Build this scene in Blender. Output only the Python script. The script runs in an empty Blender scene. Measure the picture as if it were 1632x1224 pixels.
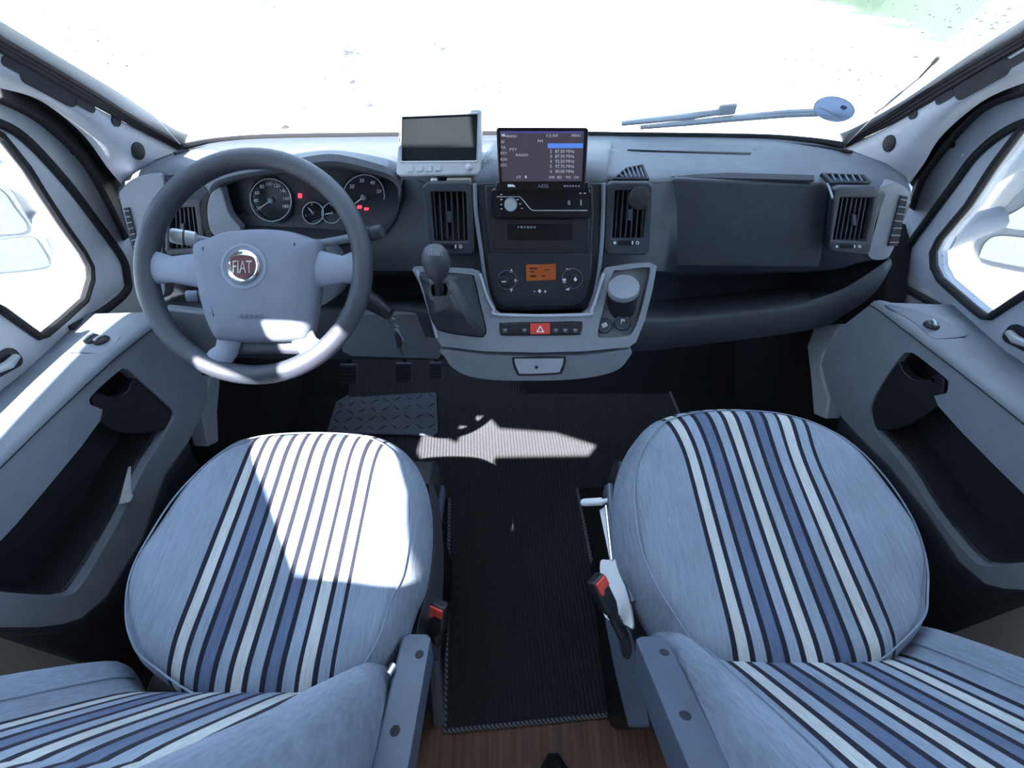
import bpy, bmesh, math, random
from mathutils import Vector, Matrix, Quaternion
from mathutils.geometry import delaunay_2d_cdt, intersect_ray_tri
random.seed(7)
S = bpy.context.scene
COL = S.collection

# ---------------------------------------------------------------- camera, world, sun, exposure
CAM = Vector((0, 0, 1.35)); PITCH = math.radians(48); F = 680.0; CX, CY = 816.0, 612.0
cd = bpy.data.cameras.new('camera'); cam = bpy.data.objects.new('camera', cd); COL.objects.link(cam)
cd.sensor_width = 36; cd.sensor_fit = 'HORIZONTAL'; cd.lens = 36 * F / 1632; cd.clip_start = 0.01; cd.clip_end = 300
cam.location = CAM; cam.rotation_euler = (math.radians(90) - PITCH, 0, 0)
S.camera = cam
W = bpy.data.worlds.new('sky'); S.world = W; W.use_nodes = True
bg = W.node_tree.nodes['Background']; bg.inputs[0].default_value = (0.54, 0.73, 1.0, 1); bg.inputs[1].default_value = 1.75
SUN_DIR = Vector((0.20, 0.50, -0.90)).normalized()
sd = bpy.data.lights.new('sun', 'SUN'); sd.energy = 21.0; sd.angle = math.radians(0.5); sd.color = (1.0, 0.97, 0.92)
sun = bpy.data.objects.new('sun', sd); COL.objects.link(sun); sun.location = (-3, -3, 8)
sun.rotation_euler = SUN_DIR.to_track_quat('-Z', 'Y').to_euler()
S.view_settings.view_transform = 'Standard'; S.view_settings.look = 'None'
S.view_settings.gamma = 1; S.view_settings.use_curve_mapping = False
S.view_settings.exposure = 1.1
try:
    S.cycles.use_denoising = True; S.cycles.max_bounces = 10; S.cycles.diffuse_bounces = 6; S.cycles.transparent_max_bounces = 16
except Exception: pass

# ---------------------------------------------------------------- measuring the place from the photograph
FWD = Vector((0, math.cos(PITCH), -math.sin(PITCH))); UPV = Vector((0, math.sin(PITCH), math.cos(PITCH))); RT = Vector((1, 0, 0))
def ray(px, py): return FWD + RT * ((px - CX) / F) + UPV * ((CY - py) / F)
def PY(px, py, Y): d = ray(px, py); return CAM + d * (Y / d.y)
def PZ(px, py, Z): d = ray(px, py); return CAM + d * ((Z - CAM.z) / d.z)
def PX(px, py, X): d = ray(px, py); return CAM + d * (X / d.x)
class Plane:
    def __init__(s, p, n): s.p = Vector(p); s.n = Vector(n).normalized()
    def at(s, px, py, off=0.0):
        d = ray(px, py); t = (s.p + s.n * off - CAM).dot(s.n) / d.dot(s.n); return CAM + d * t
    def pts(s, L, off=0.0): return [s.at(x, y, off) for x, y in L]
def cross_plane(a, b):                  # plane holding the car's x axis, through two (row, distance) pairs
    A = PY(CX, a[0], a[1]); B = PY(CX, b[0], b[1]); n = RT.cross(B - A)
    if n.y > 0: n = -n
    return Plane(A, n)

# ---------------------------------------------------------------- materials
def mat(name, col, rough=0.6, metal=0.0, var=0.12, vscale=30, bump=0.0, bscale=400, emit=None, estr=1.0, coat=0.0, spec=None):
    m = bpy.data.materials.new(name); m.use_nodes = True; nt = m.node_tree; b = nt.nodes['Principled BSDF']
    b.inputs['Roughness'].default_value = rough; b.inputs['Metallic'].default_value = metal
    if spec is not None: b.inputs['Specular IOR Level'].default_value = spec
    if coat: b.inputs['Coat Weight'].default_value = coat
    tc = nt.nodes.new('ShaderNodeTexCoord'); n = nt.nodes.new('ShaderNodeTexNoise'); n.inputs['Scale'].default_value = vscale; n.inputs['Detail'].default_value = 4
    nt.links.new(tc.outputs['Object'], n.inputs['Vector'])
    r = nt.nodes.new('ShaderNodeValToRGB'); c = Vector(col)
    r.color_ramp.elements[0].position = 0.3; r.color_ramp.elements[1].position = 0.7
    r.color_ramp.elements[0].color = (*(c * (1 - var)), 1); r.color_ramp.elements[1].color = (*(c * (1 + var)), 1)
    nt.links.new(n.outputs['Fac'], r.inputs['Fac']); nt.links.new(r.outputs['Color'], b.inputs['Base Color'])
    if bump:
        n2 = nt.nodes.new('ShaderNodeTexNoise'); n2.inputs['Scale'].default_value = bscale; n2.inputs['Detail'].default_value = 2
        nt.links.new(tc.outputs['Object'], n2.inputs['Vector'])
        bp = nt.nodes.new('ShaderNodeBump'); bp.inputs['Strength'].default_value = bump; bp.inputs['Distance'].default_value = 0.002
        nt.links.new(n2.outputs['Fac'], bp.inputs['Height']); nt.links.new(bp.outputs['Normal'], b.inputs['Normal'])
    if emit is not None:
        b.inputs['Emission Color'].default_value = (*emit, 1); b.inputs['Emission Strength'].default_value = estr
    return m
def nodes_of(m): return m.node_tree.nodes, m.node_tree.links
M = {}
M['dark'] = mat('dark dashboard plastic', (0.034, 0.041, 0.056), 0.55, bump=0.25, bscale=900)
M['stack'] = mat('black blue stack plastic', (0.019, 0.022, 0.031), 0.5, bump=0.2, bscale=900)
M['dashtop'] = mat('grey dashboard top', (0.115, 0.132, 0.165), 0.6, bump=0.25, bscale=900, var=0.08)
M['wiper'] = mat('grey wiper metal', (0.34, 0.37, 0.42), 0.5, var=0.06)
M['grey'] = mat('grey trim plastic', (0.20, 0.225, 0.27), 0.55, bump=0.2, bscale=900, var=0.06)
M['door'] = mat('grey door plastic', (0.21, 0.24, 0.29), 0.6, bump=0.2, bscale=900, var=0.06)
M['pillar'] = mat('pillar trim plastic', (0.40, 0.44, 0.52), 0.65, bump=0.15, bscale=700, var=0.06)
M['frame'] = mat('painted door frame', (0.56, 0.60, 0.66), 0.4, var=0.04)
M['black'] = mat('black plastic', (0.015, 0.016, 0.022), 0.45, var=0.1)
M['gloss'] = mat('gloss black', (0.012, 0.011, 0.014), 0.18, var=0.1)
M['rubber'] = mat('black rubber', (0.012, 0.013, 0.017), 0.75, bump=0.3)
M['cavity'] = mat('dark pocket lining', (0.022, 0.024, 0.032), 0.85, bump=0.4, bscale=500)
M['wheel'] = mat('steering wheel plastic', (0.040, 0.046, 0.064), 0.42, bump=0.4, bscale=1200)
M['pad'] = mat('airbag pad plastic', (0.15, 0.17, 0.225), 0.6, bump=0.4, bscale=1100, var=0.06)
M['spoke'] = mat('spoke plastic', (0.19, 0.22, 0.29), 0.5, bump=0.2, bscale=900, var=0.05)
M['silver'] = mat('silver plastic', (0.48, 0.52, 0.56), 0.35, metal=0.25, var=0.05)
M['chrome'] = mat('chrome', (0.75, 0.77, 0.8), 0.12, metal=1.0, var=0.03)
M['steel'] = mat('blue grey painted steel', (0.085, 0.105, 0.15), 0.42, var=0.08, bump=0.1, bscale=600)
M['white'] = mat('white plastic', (0.75, 0.77, 0.8), 0.35, var=0.03)
M['print'] = mat('white print', (0.75, 0.78, 0.82), 0.6, var=0.02)
M['faint'] = mat('faint grey print', (0.22, 0.24, 0.28), 0.6, var=0.02)
M['red'] = mat('red plastic', (0.62, 0.06, 0.05), 0.4, var=0.05)
M['badge'] = mat('dark red enamel', (0.09, 0.012, 0.02), 0.25, var=0.05, coat=0.5)
M['carpet'] = mat('black footwell carpet', (0.012, 0.012, 0.017), 0.95, bump=0.6, bscale=700)
M['cream'] = mat('living area panelling', (0.30, 0.29, 0.27), 0.6, var=0.05)
M['leather'] = mat('black gaiter leather', (0.045, 0.05, 0.06), 0.38, bump=0.4, bscale=500)
M['paper'] = mat('white paper', (0.62, 0.65, 0.70), 0.8, var=0.1, vscale=60)
M['velour'] = mat('blue grey velour', (0.195, 0.235, 0.305), 0.9, var=0.22, vscale=9, bump=0.5, bscale=900)
M['binding'] = None
M['screenoff'] = mat('switched off screen', (0.014, 0.017, 0.020), 0.7, var=0.15, vscale=12, spec=0.08)
M['redlamp'] = mat('red warning lamp', (0.3, 0.01, 0.02), 0.5, emit=(1.0, 0.05, 0.08), estr=0.9)
M['amber'] = mat('amber display', (0.14, 0.04, 0.012), 0.4, emit=(0.9, 0.22, 0.04), estr=0.06)
M['amberdark'] = mat('amber display marks', (0.06, 0.02, 0.01), 0.5)
M['screen'] = mat('lit radio screen', (0.02, 0.018, 0.026), 0.5, spec=0.1, emit=(0.30, 0.27, 0.38), estr=0.075, var=0.3, vscale=14)
M['screenblue'] = mat('lit screen bar', (0.04, 0.08, 0.3), 0.3, emit=(0.12, 0.30, 0.95), estr=0.30)
M['screenhead'] = mat('lit screen header', (0.03, 0.03, 0.1), 0.3, emit=(0.14, 0.14, 0.5), estr=0.16)
M['screentext'] = mat('lit screen text', (0.2, 0.2, 0.25), 0.4, emit=(0.7, 0.7, 0.85), estr=0.22)
M['blueslot'] = mat('dark blue slot', (0.02, 0.05, 0.11), 0.5)
M['mirrorglass'] = mat('mirror glass', (0.22, 0.25, 0.24), 0.03, metal=1.0, var=0.01)
M['mirrorarm'] = mat('grey mirror arm', (0.20, 0.225, 0.27), 0.5, var=0.08)
M['sticker'] = mat('blue grey sticker', (0.24, 0.29, 0.38), 0.6, var=0.08)
M['sticker'].node_tree.nodes['Principled BSDF'].inputs['Transmission Weight'].default_value = 0.0
def translucent(m, f, col):                    # thin film that lets some daylight through
    N, L = nodes_of(m); o = N['Material Output']; b = N['Principled BSDF']; t = N.new('ShaderNodeBsdfTranslucent'); t.inputs[0].default_value = (*col, 1); x = N.new('ShaderNodeMixShader'); x.inputs[0].default_value = f
    L.new(b.outputs[0], x.inputs[1]); L.new(t.outputs[0], x.inputs[2]); L.new(x.outputs[0], o.inputs[0])
translucent(M['sticker'], 0.85, (0.44, 0.50, 0.60))

def thin_glass(name, tint, refl=0.5):
    m = bpy.data.materials.new(name); m.use_nodes = True; nt = m.node_tree; nt.nodes.clear()
    o = nt.nodes.new('ShaderNodeOutputMaterial'); t = nt.nodes.new('ShaderNodeBsdfTransparent'); g = nt.nodes.new('ShaderNodeBsdfGlossy')
    g.inputs['Roughness'].default_value = 0.02; t.inputs[0].default_value = (*tint, 1)
    f = nt.nodes.new('ShaderNodeFresnel'); f.inputs['IOR'].default_value = 1.45
    mu = nt.nodes.new('ShaderNodeMath'); mu.operation = 'MULTIPLY'; mu.inputs[1].default_value = refl
    x = nt.nodes.new('ShaderNodeMixShader')
    nt.links.new(f.outputs[0], mu.inputs[0]); nt.links.new(mu.outputs[0], x.inputs[0]); nt.links.new(t.outputs[0], x.inputs[1]); nt.links.new(g.outputs[0], x.inputs[2]); nt.links.new(x.outputs[0], o.inputs[0])
    return m
M['glass'] = thin_glass('clear glass', (0.97, 0.985, 0.985), 0.5)

def stripe_mat():                       # woven seat stripes running along the u coordinate
    m = bpy.data.materials.new('striped seat fabric'); m.use_nodes = True; N, L = nodes_of(m); b = N['Principled BSDF']; b.inputs['Roughness'].default_value = 0.95
    uv = N.new('ShaderNodeUVMap'); sp = N.new('ShaderNodeSeparateXYZ'); L.new(uv.outputs[0], sp.inputs[0])
    r = N.new('ShaderNodeValToRGB'); cr = r.color_ramp; cr.interpolation = 'CONSTANT'
    lt = (0.42, 0.44, 0.45); md = (0.225, 0.27, 0.345); bl = (0.085, 0.118, 0.20); bk = (0.005, 0.006, 0.018); ve = (0.195, 0.235, 0.305)
    bands = [lt, md, bl, md, lt, md, bl, md, lt, md]
    # u 0.2 .. 0.8 holds the stripes, the rest is plain velour
    e = [(0.0, ve)]; n = len(bands); w = 0.6 / n
    for i, c in enumerate(bands):
        e.append((0.2 + i * w, bk)); e.append((0.2 + i * w + 0.32 * w, c))
    e.append((0.8, bk)); e.append((0.8 + 0.27 * w, ve))
    while len(cr.elements) > 1: cr.elements.remove(cr.elements[-1])
    cr.elements[0].position = 0; cr.elements[0].color = (*ve, 1)
    for p, c in e[1:]:
        q = cr.elements.new(p); q.color = (*c, 1)
    L.new(sp.outputs[0], r.inputs[0])
    tc = N.new('ShaderNodeTexCoord'); mp = N.new('ShaderNodeMapping'); mp.inputs['Scale'].default_value = (420, 30, 60); L.new(tc.outputs['Object'], mp.inputs[0])
    n1 = N.new('ShaderNodeTexNoise'); n1.inputs['Scale'].default_value = 1; n1.inputs['Detail'].default_value = 3; L.new(mp.outputs[0], n1.inputs['Vector'])
    n2 = N.new('ShaderNodeTexNoise'); n2.inputs['Scale'].default_value = 8; n2.inputs['Detail'].default_value = 5; L.new(tc.outputs['Object'], n2.inputs['Vector'])
    ad = N.new('ShaderNodeMath'); ad.operation = 'ADD'; L.new(n1.outputs[0], ad.inputs[0]); L.new(n2.outputs[0], ad.inputs[1])
    mr = N.new('ShaderNodeMapRange'); mr.inputs['From Min'].default_value = 0.6; mr.inputs['From Max'].default_value = 1.4; mr.inputs['To Min'].default_value = 0.72; mr.inputs['To Max'].default_value = 1.25; L.new(ad.outputs[0], mr.inputs[0])
    mx = N.new('ShaderNodeMix'); mx.data_type = 'RGBA'; mx.blend_type = 'MULTIPLY'; mx.inputs[0].default_value = 1; L.new(r.outputs[0], mx.inputs[6]); L.new(mr.outputs[0], mx.inputs[7])
    L.new(mx.outputs[2], b.inputs['Base Color'])
    bp = N.new('ShaderNodeBump'); bp.inputs['Strength'].default_value = 0.4; bp.inputs['Distance'].default_value = 0.002; L.new(n1.outputs[0], bp.inputs['Height']); L.new(bp.outputs[0], b.inputs['Normal'])
    return m
M['stripes'] = stripe_mat()
def wave_mat(name, c0, c1, scale, direction='X', rough=0.8, dist=1.0):
    m = bpy.data.materials.new(name); m.use_nodes = True; N, L = nodes_of(m); b = N['Principled BSDF']; b.inputs['Roughness'].default_value = rough
    tc = N.new('ShaderNodeTexCoord'); w = N.new('ShaderNodeTexWave'); w.bands_direction = direction; w.inputs['Scale'].default_value = scale; w.inputs['Distortion'].default_value = dist; w.inputs['Detail'].default_value = 3; w.inputs['Detail Scale'].default_value = 3
    L.new(tc.outputs['Object'], w.inputs['Vector']); r = N.new('ShaderNodeValToRGB'); r.color_ramp.elements[0].color = (*c0, 1); r.color_ramp.elements[1].color = (*c1, 1)
    L.new(w.outputs['Fac'], r.inputs[0]); L.new(r.outputs[0], b.inputs['Base Color']); return m
def wood_mat():
    m = bpy.data.materials.new('brown wood floor'); m.use_nodes = True; N, L = nodes_of(m); b = N['Principled BSDF']; b.inputs['Roughness'].default_value = 0.5
    tc = N.new('ShaderNodeTexCoord'); mp = N.new('ShaderNodeMapping'); mp.inputs['Scale'].default_value = (90, 3.5, 1); L.new(tc.outputs['Object'], mp.inputs[0])
    n = N.new('ShaderNodeTexNoise'); n.inputs['Scale'].default_value = 1; n.inputs['Detail'].default_value = 5; L.new(mp.outputs[0], n.inputs['Vector'])
    r = N.new('ShaderNodeValToRGB'); r.color_ramp.elements[0].position = 0.3; r.color_ramp.elements[1].position = 0.7; r.color_ramp.elements[0].color = (0.13, 0.06, 0.042, 1); r.color_ramp.elements[1].color = (0.27, 0.14, 0.10, 1)
    L.new(n.outputs[0], r.inputs[0]); L.new(r.outputs[0], b.inputs['Base Color']); return m
M['wood'] = wood_mat()
M['binding'] = wave_mat('whipped mat edge', (0.03, 0.033, 0.045), (0.26, 0.28, 0.33), 55, 'DIAGONAL', 0.9, 0)
M['mat'] = mat('black ribbed carpet', (0.040, 0.042, 0.050), 0.95, var=0.55, vscale=420, bump=0.8, bscale=800)
def ground_mat():
    m = bpy.data.materials.new('pale gravel and grass'); m.use_nodes = True; N, L = nodes_of(m); b = N['Principled BSDF']; b.inputs['Roughness'].default_value = 0.95
    tc = N.new('ShaderNodeTexCoord'); n = N.new('ShaderNodeTexNoise'); n.inputs['Scale'].default_value = 3; n.inputs['Detail'].default_value = 8; L.new(tc.outputs['Object'], n.inputs['Vector'])
    r = N.new('ShaderNodeValToRGB'); r.color_ramp.elements[0].color = (0.44, 0.45, 0.43, 1); r.color_ramp.elements[1].color = (0.60, 0.60, 0.57, 1); L.new(n.outputs[0], r.inputs[0])
    sp = N.new('ShaderNodeSeparateXYZ'); L.new(tc.outputs['Object'], sp.inputs[0])
    n2 = N.new('ShaderNodeTexNoise'); n2.inputs['Scale'].default_value = 0.7; n2.inputs['Detail'].default_value = 6; L.new(tc.outputs['Object'], n2.inputs['Vector'])
    # grass begins some metres out on the right of the gravel
    a = N.new('ShaderNodeMath'); a.operation = 'MULTIPLY_ADD'; a.inputs[1].default_value = 6; L.new(n2.outputs[0], a.inputs[0]); L.new(sp.outputs[0], a.inputs[2])
    mr = N.new('ShaderNodeMapRange'); mr.inputs['From Min'].default_value = 10.5; mr.inputs['From Max'].default_value = 14.5; L.new(a.outputs[0], mr.inputs[0])
    mx = N.new('ShaderNodeMix'); mx.data_type = 'RGBA'; L.new(mr.outputs[0], mx.inputs[0]); L.new(r.outputs[0], mx.inputs[6]); mx.inputs[7].default_value = (0.045, 0.075, 0.045, 1)
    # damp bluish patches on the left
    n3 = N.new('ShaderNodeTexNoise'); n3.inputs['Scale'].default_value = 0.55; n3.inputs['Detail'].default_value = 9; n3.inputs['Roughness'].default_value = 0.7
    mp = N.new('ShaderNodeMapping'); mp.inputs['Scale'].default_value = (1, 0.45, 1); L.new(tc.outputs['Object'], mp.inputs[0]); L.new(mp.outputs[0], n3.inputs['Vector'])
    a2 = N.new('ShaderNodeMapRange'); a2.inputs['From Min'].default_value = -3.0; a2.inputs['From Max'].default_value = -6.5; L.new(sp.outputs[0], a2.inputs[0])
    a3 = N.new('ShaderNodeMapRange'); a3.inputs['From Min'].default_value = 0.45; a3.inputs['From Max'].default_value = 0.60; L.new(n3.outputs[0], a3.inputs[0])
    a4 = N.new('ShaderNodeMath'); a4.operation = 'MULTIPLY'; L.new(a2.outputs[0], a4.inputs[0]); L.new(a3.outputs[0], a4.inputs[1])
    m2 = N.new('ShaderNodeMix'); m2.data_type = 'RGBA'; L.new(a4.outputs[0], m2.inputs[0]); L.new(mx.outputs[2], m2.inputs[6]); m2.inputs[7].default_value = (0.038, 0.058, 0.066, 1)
    L.new(m2.outputs[2], b.inputs['Base Color']); return m
M['ground'] = ground_mat()

# ---------------------------------------------------------------- geometry helpers
def inside(p, L):
    r = False
    for a, c in zip(L, L[1:] + L[:1]):
        if (a[1] > p[1]) != (c[1] > p[1]) and p[0] < (c[0] - a[0]) * (p[1] - a[1]) / (c[1] - a[1]) + a[0]: r = not r
    return r
def fill(loops):                               # triangles of an outline with holes
    o = loops[0]; nn = Vector((0, 0, 0))
    for a, c in zip(o, o[1:] + o[:1]): nn += (a - o[0]).cross(c - o[0])
    nn.normalize(); u = nn.orthogonal().normalized(); w = nn.cross(u); L2 = [[Vector(((p - o[0]).dot(u), (p - o[0]).dot(w))) for p in l] for l in loops]
    ed = []; k = 0
    for l in loops:
        ed += [(k + i, k + (i + 1) % len(l)) for i in range(len(l))]; k += len(l)
    vs, _, fs, ov, _, _ = delaunay_2d_cdt([p for l in L2 for p in l], ed, [], 0, 1e-7); out = []
    for f in fs:
        if any(not ov[i] for i in f): continue
        c = sum((vs[i] for i in f), Vector((0, 0))) / len(f)
        if inside(c, L2[0]) and not any(inside(c, h) for h in L2[1:]): out.append(tuple(ov[i][0] for i in f))
    return out
class MB:
    def __init__(s): s.v = []; s.f = []; s.uv = {}
    def add(s, vs, fs):
        o = len(s.v); s.v += [Vector(v) for v in vs]; s.f += [tuple(i + o for i in f) for f in fs]; return o
    def grid(s, rows, closed=False, flip=False):
        n = len(rows[0]); o = s.add([p for r in rows for p in r], [])
        for i in range(len(rows) - 1):
            for j in range(n if closed else n - 1):
                k = (j + 1) % n; q = (o + i * n + j, o + i * n + k, o + (i + 1) * n + k, o + (i + 1) * n + j)
                s.f.append(q[::-1] if flip else q)
        return o
    def cap(s, start, n, flip=False):
        f = tuple(range(start, start + n)); s.f.append(f[::-1] if flip else f)
    def tube(s, path, r, n=10, caps=True, closed=False, sx=1.0):
        path = [Vector(p) for p in path]; m = len(path); rr = r if isinstance(r, (list, tuple)) else [r] * m
        rows = []; up = None
        for i, p in enumerate(path):
            a = path[(i - 1) % m] if (closed or i > 0) else p; b = path[(i + 1) % m] if (closed or i < m - 1) else p
            t = (b - a).normalized()
            if up is None: up = t.orthogonal().normalized()
            up = (up - t * up.dot(t)).normalized(); w = t.cross(up)
            rows.append([p + (up * math.cos(2 * math.pi * k / n) + w * math.sin(2 * math.pi * k / n) * sx) * rr[i] for k in range(n)])
        if closed: rows.append(rows[0])
        o = s.grid(rows, closed=True)
        if caps and not closed:
            s.cap(o, n, True); s.cap(o + (m - 1) * n, n)
        return s
    def lathe(s, base, axis, prof, n=24):      # prof: (radius, height) pairs
        base = Vector(base); axis = Vector(axis).normalized(); u = axis.orthogonal().normalized(); w = axis.cross(u)
        rows = [[base + axis * h + (u * math.cos(2 * math.pi * k / n) + w * math.sin(2 * math.pi * k / n)) * max(r, 1e-5) for k in range(n)] for r, h in prof]
        o = s.grid(rows, closed=True); s.cap(o, n, True); s.cap(o + (len(prof) - 1) * n, n); return s
    def box(s, c, hx, hy, hz):                 # centre and three half vectors
        c = Vector(c); hx, hy, hz = Vector(hx), Vector(hy), Vector(hz)
        vs = [c + hx * a + hy * b + hz * d for d in (-1, 1) for b in (-1, 1) for a in (-1, 1)]
        s.add(vs, [(0, 2, 3, 1), (4, 5, 7, 6), (0, 1, 5, 4), (2, 6, 7, 3), (0, 4, 6, 2), (1, 3, 7, 5)]); return s
    def plate(s, outer, vec, holes=()):        # outline with holes, given thickness along vec (front face at the outline)
        vec = Vector(vec); loops = [list(map(Vector, outer))] + [list(map(Vector, h)) for h in holes]
        flat = [p for l in loops for p in l]; tris = fill(loops); n = len(flat)
        o = s.add(flat + [p + vec for p in flat], [])
        nrm = Vector((0, 0, 0))
        for t in tris: nrm += (flat[t[1]] - flat[t[0]]).cross(flat[t[2]] - flat[t[0]])
        fl = nrm.dot(vec) > 0
        for t in tris:
            if len(set(t)) < 3: continue
            t = t[::-1] if fl else t
            s.f.append(tuple(o + i for i in t)); s.f.append(tuple(o + n + i for i in t[::-1]))
        k = 0
        for l in loops:
            m = len(l)
            for i in range(m):
                a, b = k + i, k + (i + 1) % m; s.f.append((o + a, o + b, o + n + b, o + n + a))
            k += m
        return s
    def build(s, name, m, parent=None, smooth=35, bevel=0, seg=2, sub=0, solid=0, fixn=True):
        me = bpy.data.meshes.new(name); me.from_pydata([tuple(v) for v in s.v], [], s.f); me.validate()
        if fixn:
            bm = bmesh.new(); bm.from_mesh(me); bmesh.ops.remove_doubles(bm, verts=bm.verts, dist=1e-6); bmesh.ops.recalc_face_normals(bm, faces=bm.faces); bm.to_mesh(me); bm.free()
        me.materials.append(m if not isinstance(m, str) else M[m])
        if smooth:
            me.polygons.foreach_set('use_smooth', [True] * len(me.polygons)); me.set_sharp_from_angle(angle=math.radians(smooth))
        o = bpy.data.objects.new(name, me); COL.objects.link(o)
        if bevel:
            b = o.modifiers.new('bevel', 'BEVEL'); b.width = bevel; b.segments = seg; b.limit_method = 'ANGLE'; b.angle_limit = math.radians(40); b.harden_normals = False
        if sub:
            b = o.modifiers.new('sub', 'SUBSURF'); b.levels = sub; b.render_levels = sub
        if solid:
            b = o.modifiers.new('solid', 'SOLIDIFY'); b.thickness = solid; b.offset = 0
        if parent is not None: join(o, parent)
        return o
def join(o, parent):
    o.parent = parent; o.matrix_parent_inverse = world_of(parent).inverted()
def world_of(o):
    m = Matrix.LocRotScale(o.location, o.rotation_euler, o.scale)
    return (world_of(o.parent) @ o.matrix_parent_inverse @ m) if o.parent else m
def thing(name, label, cat, loc=(0, 0, 0), group=None):
    o = bpy.data.objects.new(name, None); COL.objects.link(o); o.location = loc; o.empty_display_size = 0.05
    return tag(o, label, cat, group)
def tag(o, label=None, cat=None, group=None, kind=None):
    if label: o['label'] = label
    if cat: o['category'] = cat
    if group: o['group'] = group
    if kind: o['kind'] = kind
    return o
def struct(o, label=None): o['kind'] = 'structure'; o['label'] = label or o.name.replace('_', ' '); return o
def smooth_poly(P, n=60, closed=True):         # Catmull-Rom through 2-D or 3-D points
    P = [Vector(p) for p in P]; m = len(P); out = []
    segs = m if closed else m - 1; per = max(2, n // segs)
    for i in range(segs):
        g = lambda k: P[k % m] if closed else P[min(max(k, 0), m - 1)]
        a, b, c, d = g(i - 1), g(i), g(i + 1), g(i + 2)
        for k in range(per):
            t = k / per
            out.append(0.5 * ((2 * b) + (c - a) * t + (2 * a - 5 * b + 4 * c - d) * t * t + (3 * b - a - 3 * c + d) * t ** 3))
    if not closed: out.append(P[-1])
    return out
def sp2(L, n=60, closed=True): return [(p.x, p.y) for p in smooth_poly([Vector((x, y, 0)) for x, y in L], n, closed)]
def rrect(c, u, v, w, h, r, k=4):              # rounded rectangle in 3-D
    c = Vector(c); out = []
    for sx, sy, a0 in ((1, 1, 0), (-1, 1, 90), (-1, -1, 180), (1, -1, 270)):
        for i in range(k + 1):
            a = math.radians(a0 + 90 * i / k); out.append(c + u * (sx * (w / 2 - r) + r * math.cos(a)) + v * (sy * (h / 2 - r) + r * math.sin(a)))
    return out
def circ(c, u, v, r, n=20, ry=None): return [Vector(c) + u * r * math.cos(2 * math.pi * k / n) + v * (ry or r) * math.sin(2 * math.pi * k / n) for k in range(n)]
def text(name, s, p, u, v, h, m, parent, w=None, depth=0.0004):
    cu = bpy.data.curves.new('t', 'FONT'); cu.body = s; cu.size = 1; cu.align_x = 'CENTER'; cu.align_y = 'CENTER'; cu.resolution_u = 2; cu.extrude = 0
    ob = bpy.data.objects.new('t', cu); me = bpy.data.meshes.new_from_object(ob); bpy.data.objects.remove(ob); bpy.data.curves.remove(cu)
    if len(me.vertices) == 0: return None
    me.name = name; xs = [q.co.x for q in me.vertices]; ys = [q.co.y for q in me.vertices]
    sx = (w / (max(xs) - min(xs))) if w else h / 0.7; sy = h / (max(ys) - min(ys)) if w else h / 0.7
    mx, my = (max(xs) + min(xs)) / 2, (max(ys) + min(ys)) / 2; u = Vector(u).normalized(); v = Vector(v).normalized(); nn = u.cross(v)
    for q in me.vertices: q.co = Vector(p) + u * (q.co.x - mx) * sx + v * (q.co.y - my) * sy + nn * depth
    me.materials.append(M[m]); o = bpy.data.objects.new(name, me); COL.objects.link(o); join(o, parent); return o
def interp(L, x):                              # L: (x, a, b) rows sorted by x
    if x <= L[0][0]: return L[0][1:]
    for p, q in zip(L, L[1:]):
        if x <= q[0]:
            t = (x - p[0]) / (q[0] - p[0]); return tuple(a + (b - a) * t for a, b in zip(p[1:], q[1:]))
    return L[-1][1:]
def loft_px(rows, n=70, extra=None):
    out = []
    for R in rows:
        sm = [tuple(p) for p in smooth_poly(R, 4 * n, False)]; sm.sort(key=lambda p: p[0]); x0, x1 = R[0][0], R[-1][0]; row = []
        for i in range(n):
            x = x0 + (x1 - x0) * i / (n - 1); y, Y = interp(sm, x); row.append(PY(x, y, Y))
        out.append(row)
    return out
VX = 0.028                                     # the cab's own centre line

# ================================================================ structure
b = MB(); b.box((VX, -0.95, -0.02), (0.42, 0, 0), (0, 1.15, 0), (0, 0, 0.02)); struct(b.build('floor', 'wood'), 'brown wood-effect floor behind the seats')
b = MB(); rows = [[Vector((x, y, z)) for x in (-1.1, 0.0, 1.15)] for y, z in ((0.20, -0.012), (1.15, -0.012), (1.34, 0.16), (1.36, 0.5))]
b.grid(rows)
for xa, xb in ((-1.1, VX - 0.42), (VX + 0.42, 1.15)): b.grid([[Vector((x, y, -0.012)) for x in (xa, (xa + xb) / 2, xb)] for y in (-2.1, 0.20)])
struct(b.build('floor', 'carpet', solid=0.02), 'black carpeted cab floor rising to the bulkhead')
b = MB(); b.box((VX, 1.38, 0.40), (1.1, 0, 0), (0, 0.01, 0), (0, 0, 0.43)); struct(b.build('wall_front', 'carpet'), 'black bulkhead under the dashboard')
for sg, nm in ((-1, 'wall_left'), (1, 'wall_right')):
    b = MB(); x = VX + sg * 0.90
    b.plate([(x, 0.66, 0), (x, 1.38, 0), (x, 1.38, 0.74), (x, 1.10, 0.80), (x, 1.0, 0.83), (x, 0.95, 0.80), (x, 0.70, 0.5)], (sg * 0.05, 0, 0))
    o = struct(b.build(nm, 'carpet'), 'dark footwell side panel')
    b = MB(); x = VX + sg * 1.05; b.box((x, -1.35, 1.0), (0.02, 0, 0), (0, 1.05, 0), (0, 0, 1.0)); join(b.build('rear_panel', 'cream'), o)
b = MB(); b.box((VX, -2.4, 1.0), (1.08, 0, 0), (0, 0.02, 0), (0, 0, 1.0)); struct(b.build('wall_back', 'cream'), 'pale rear wall of the living area')
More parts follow.
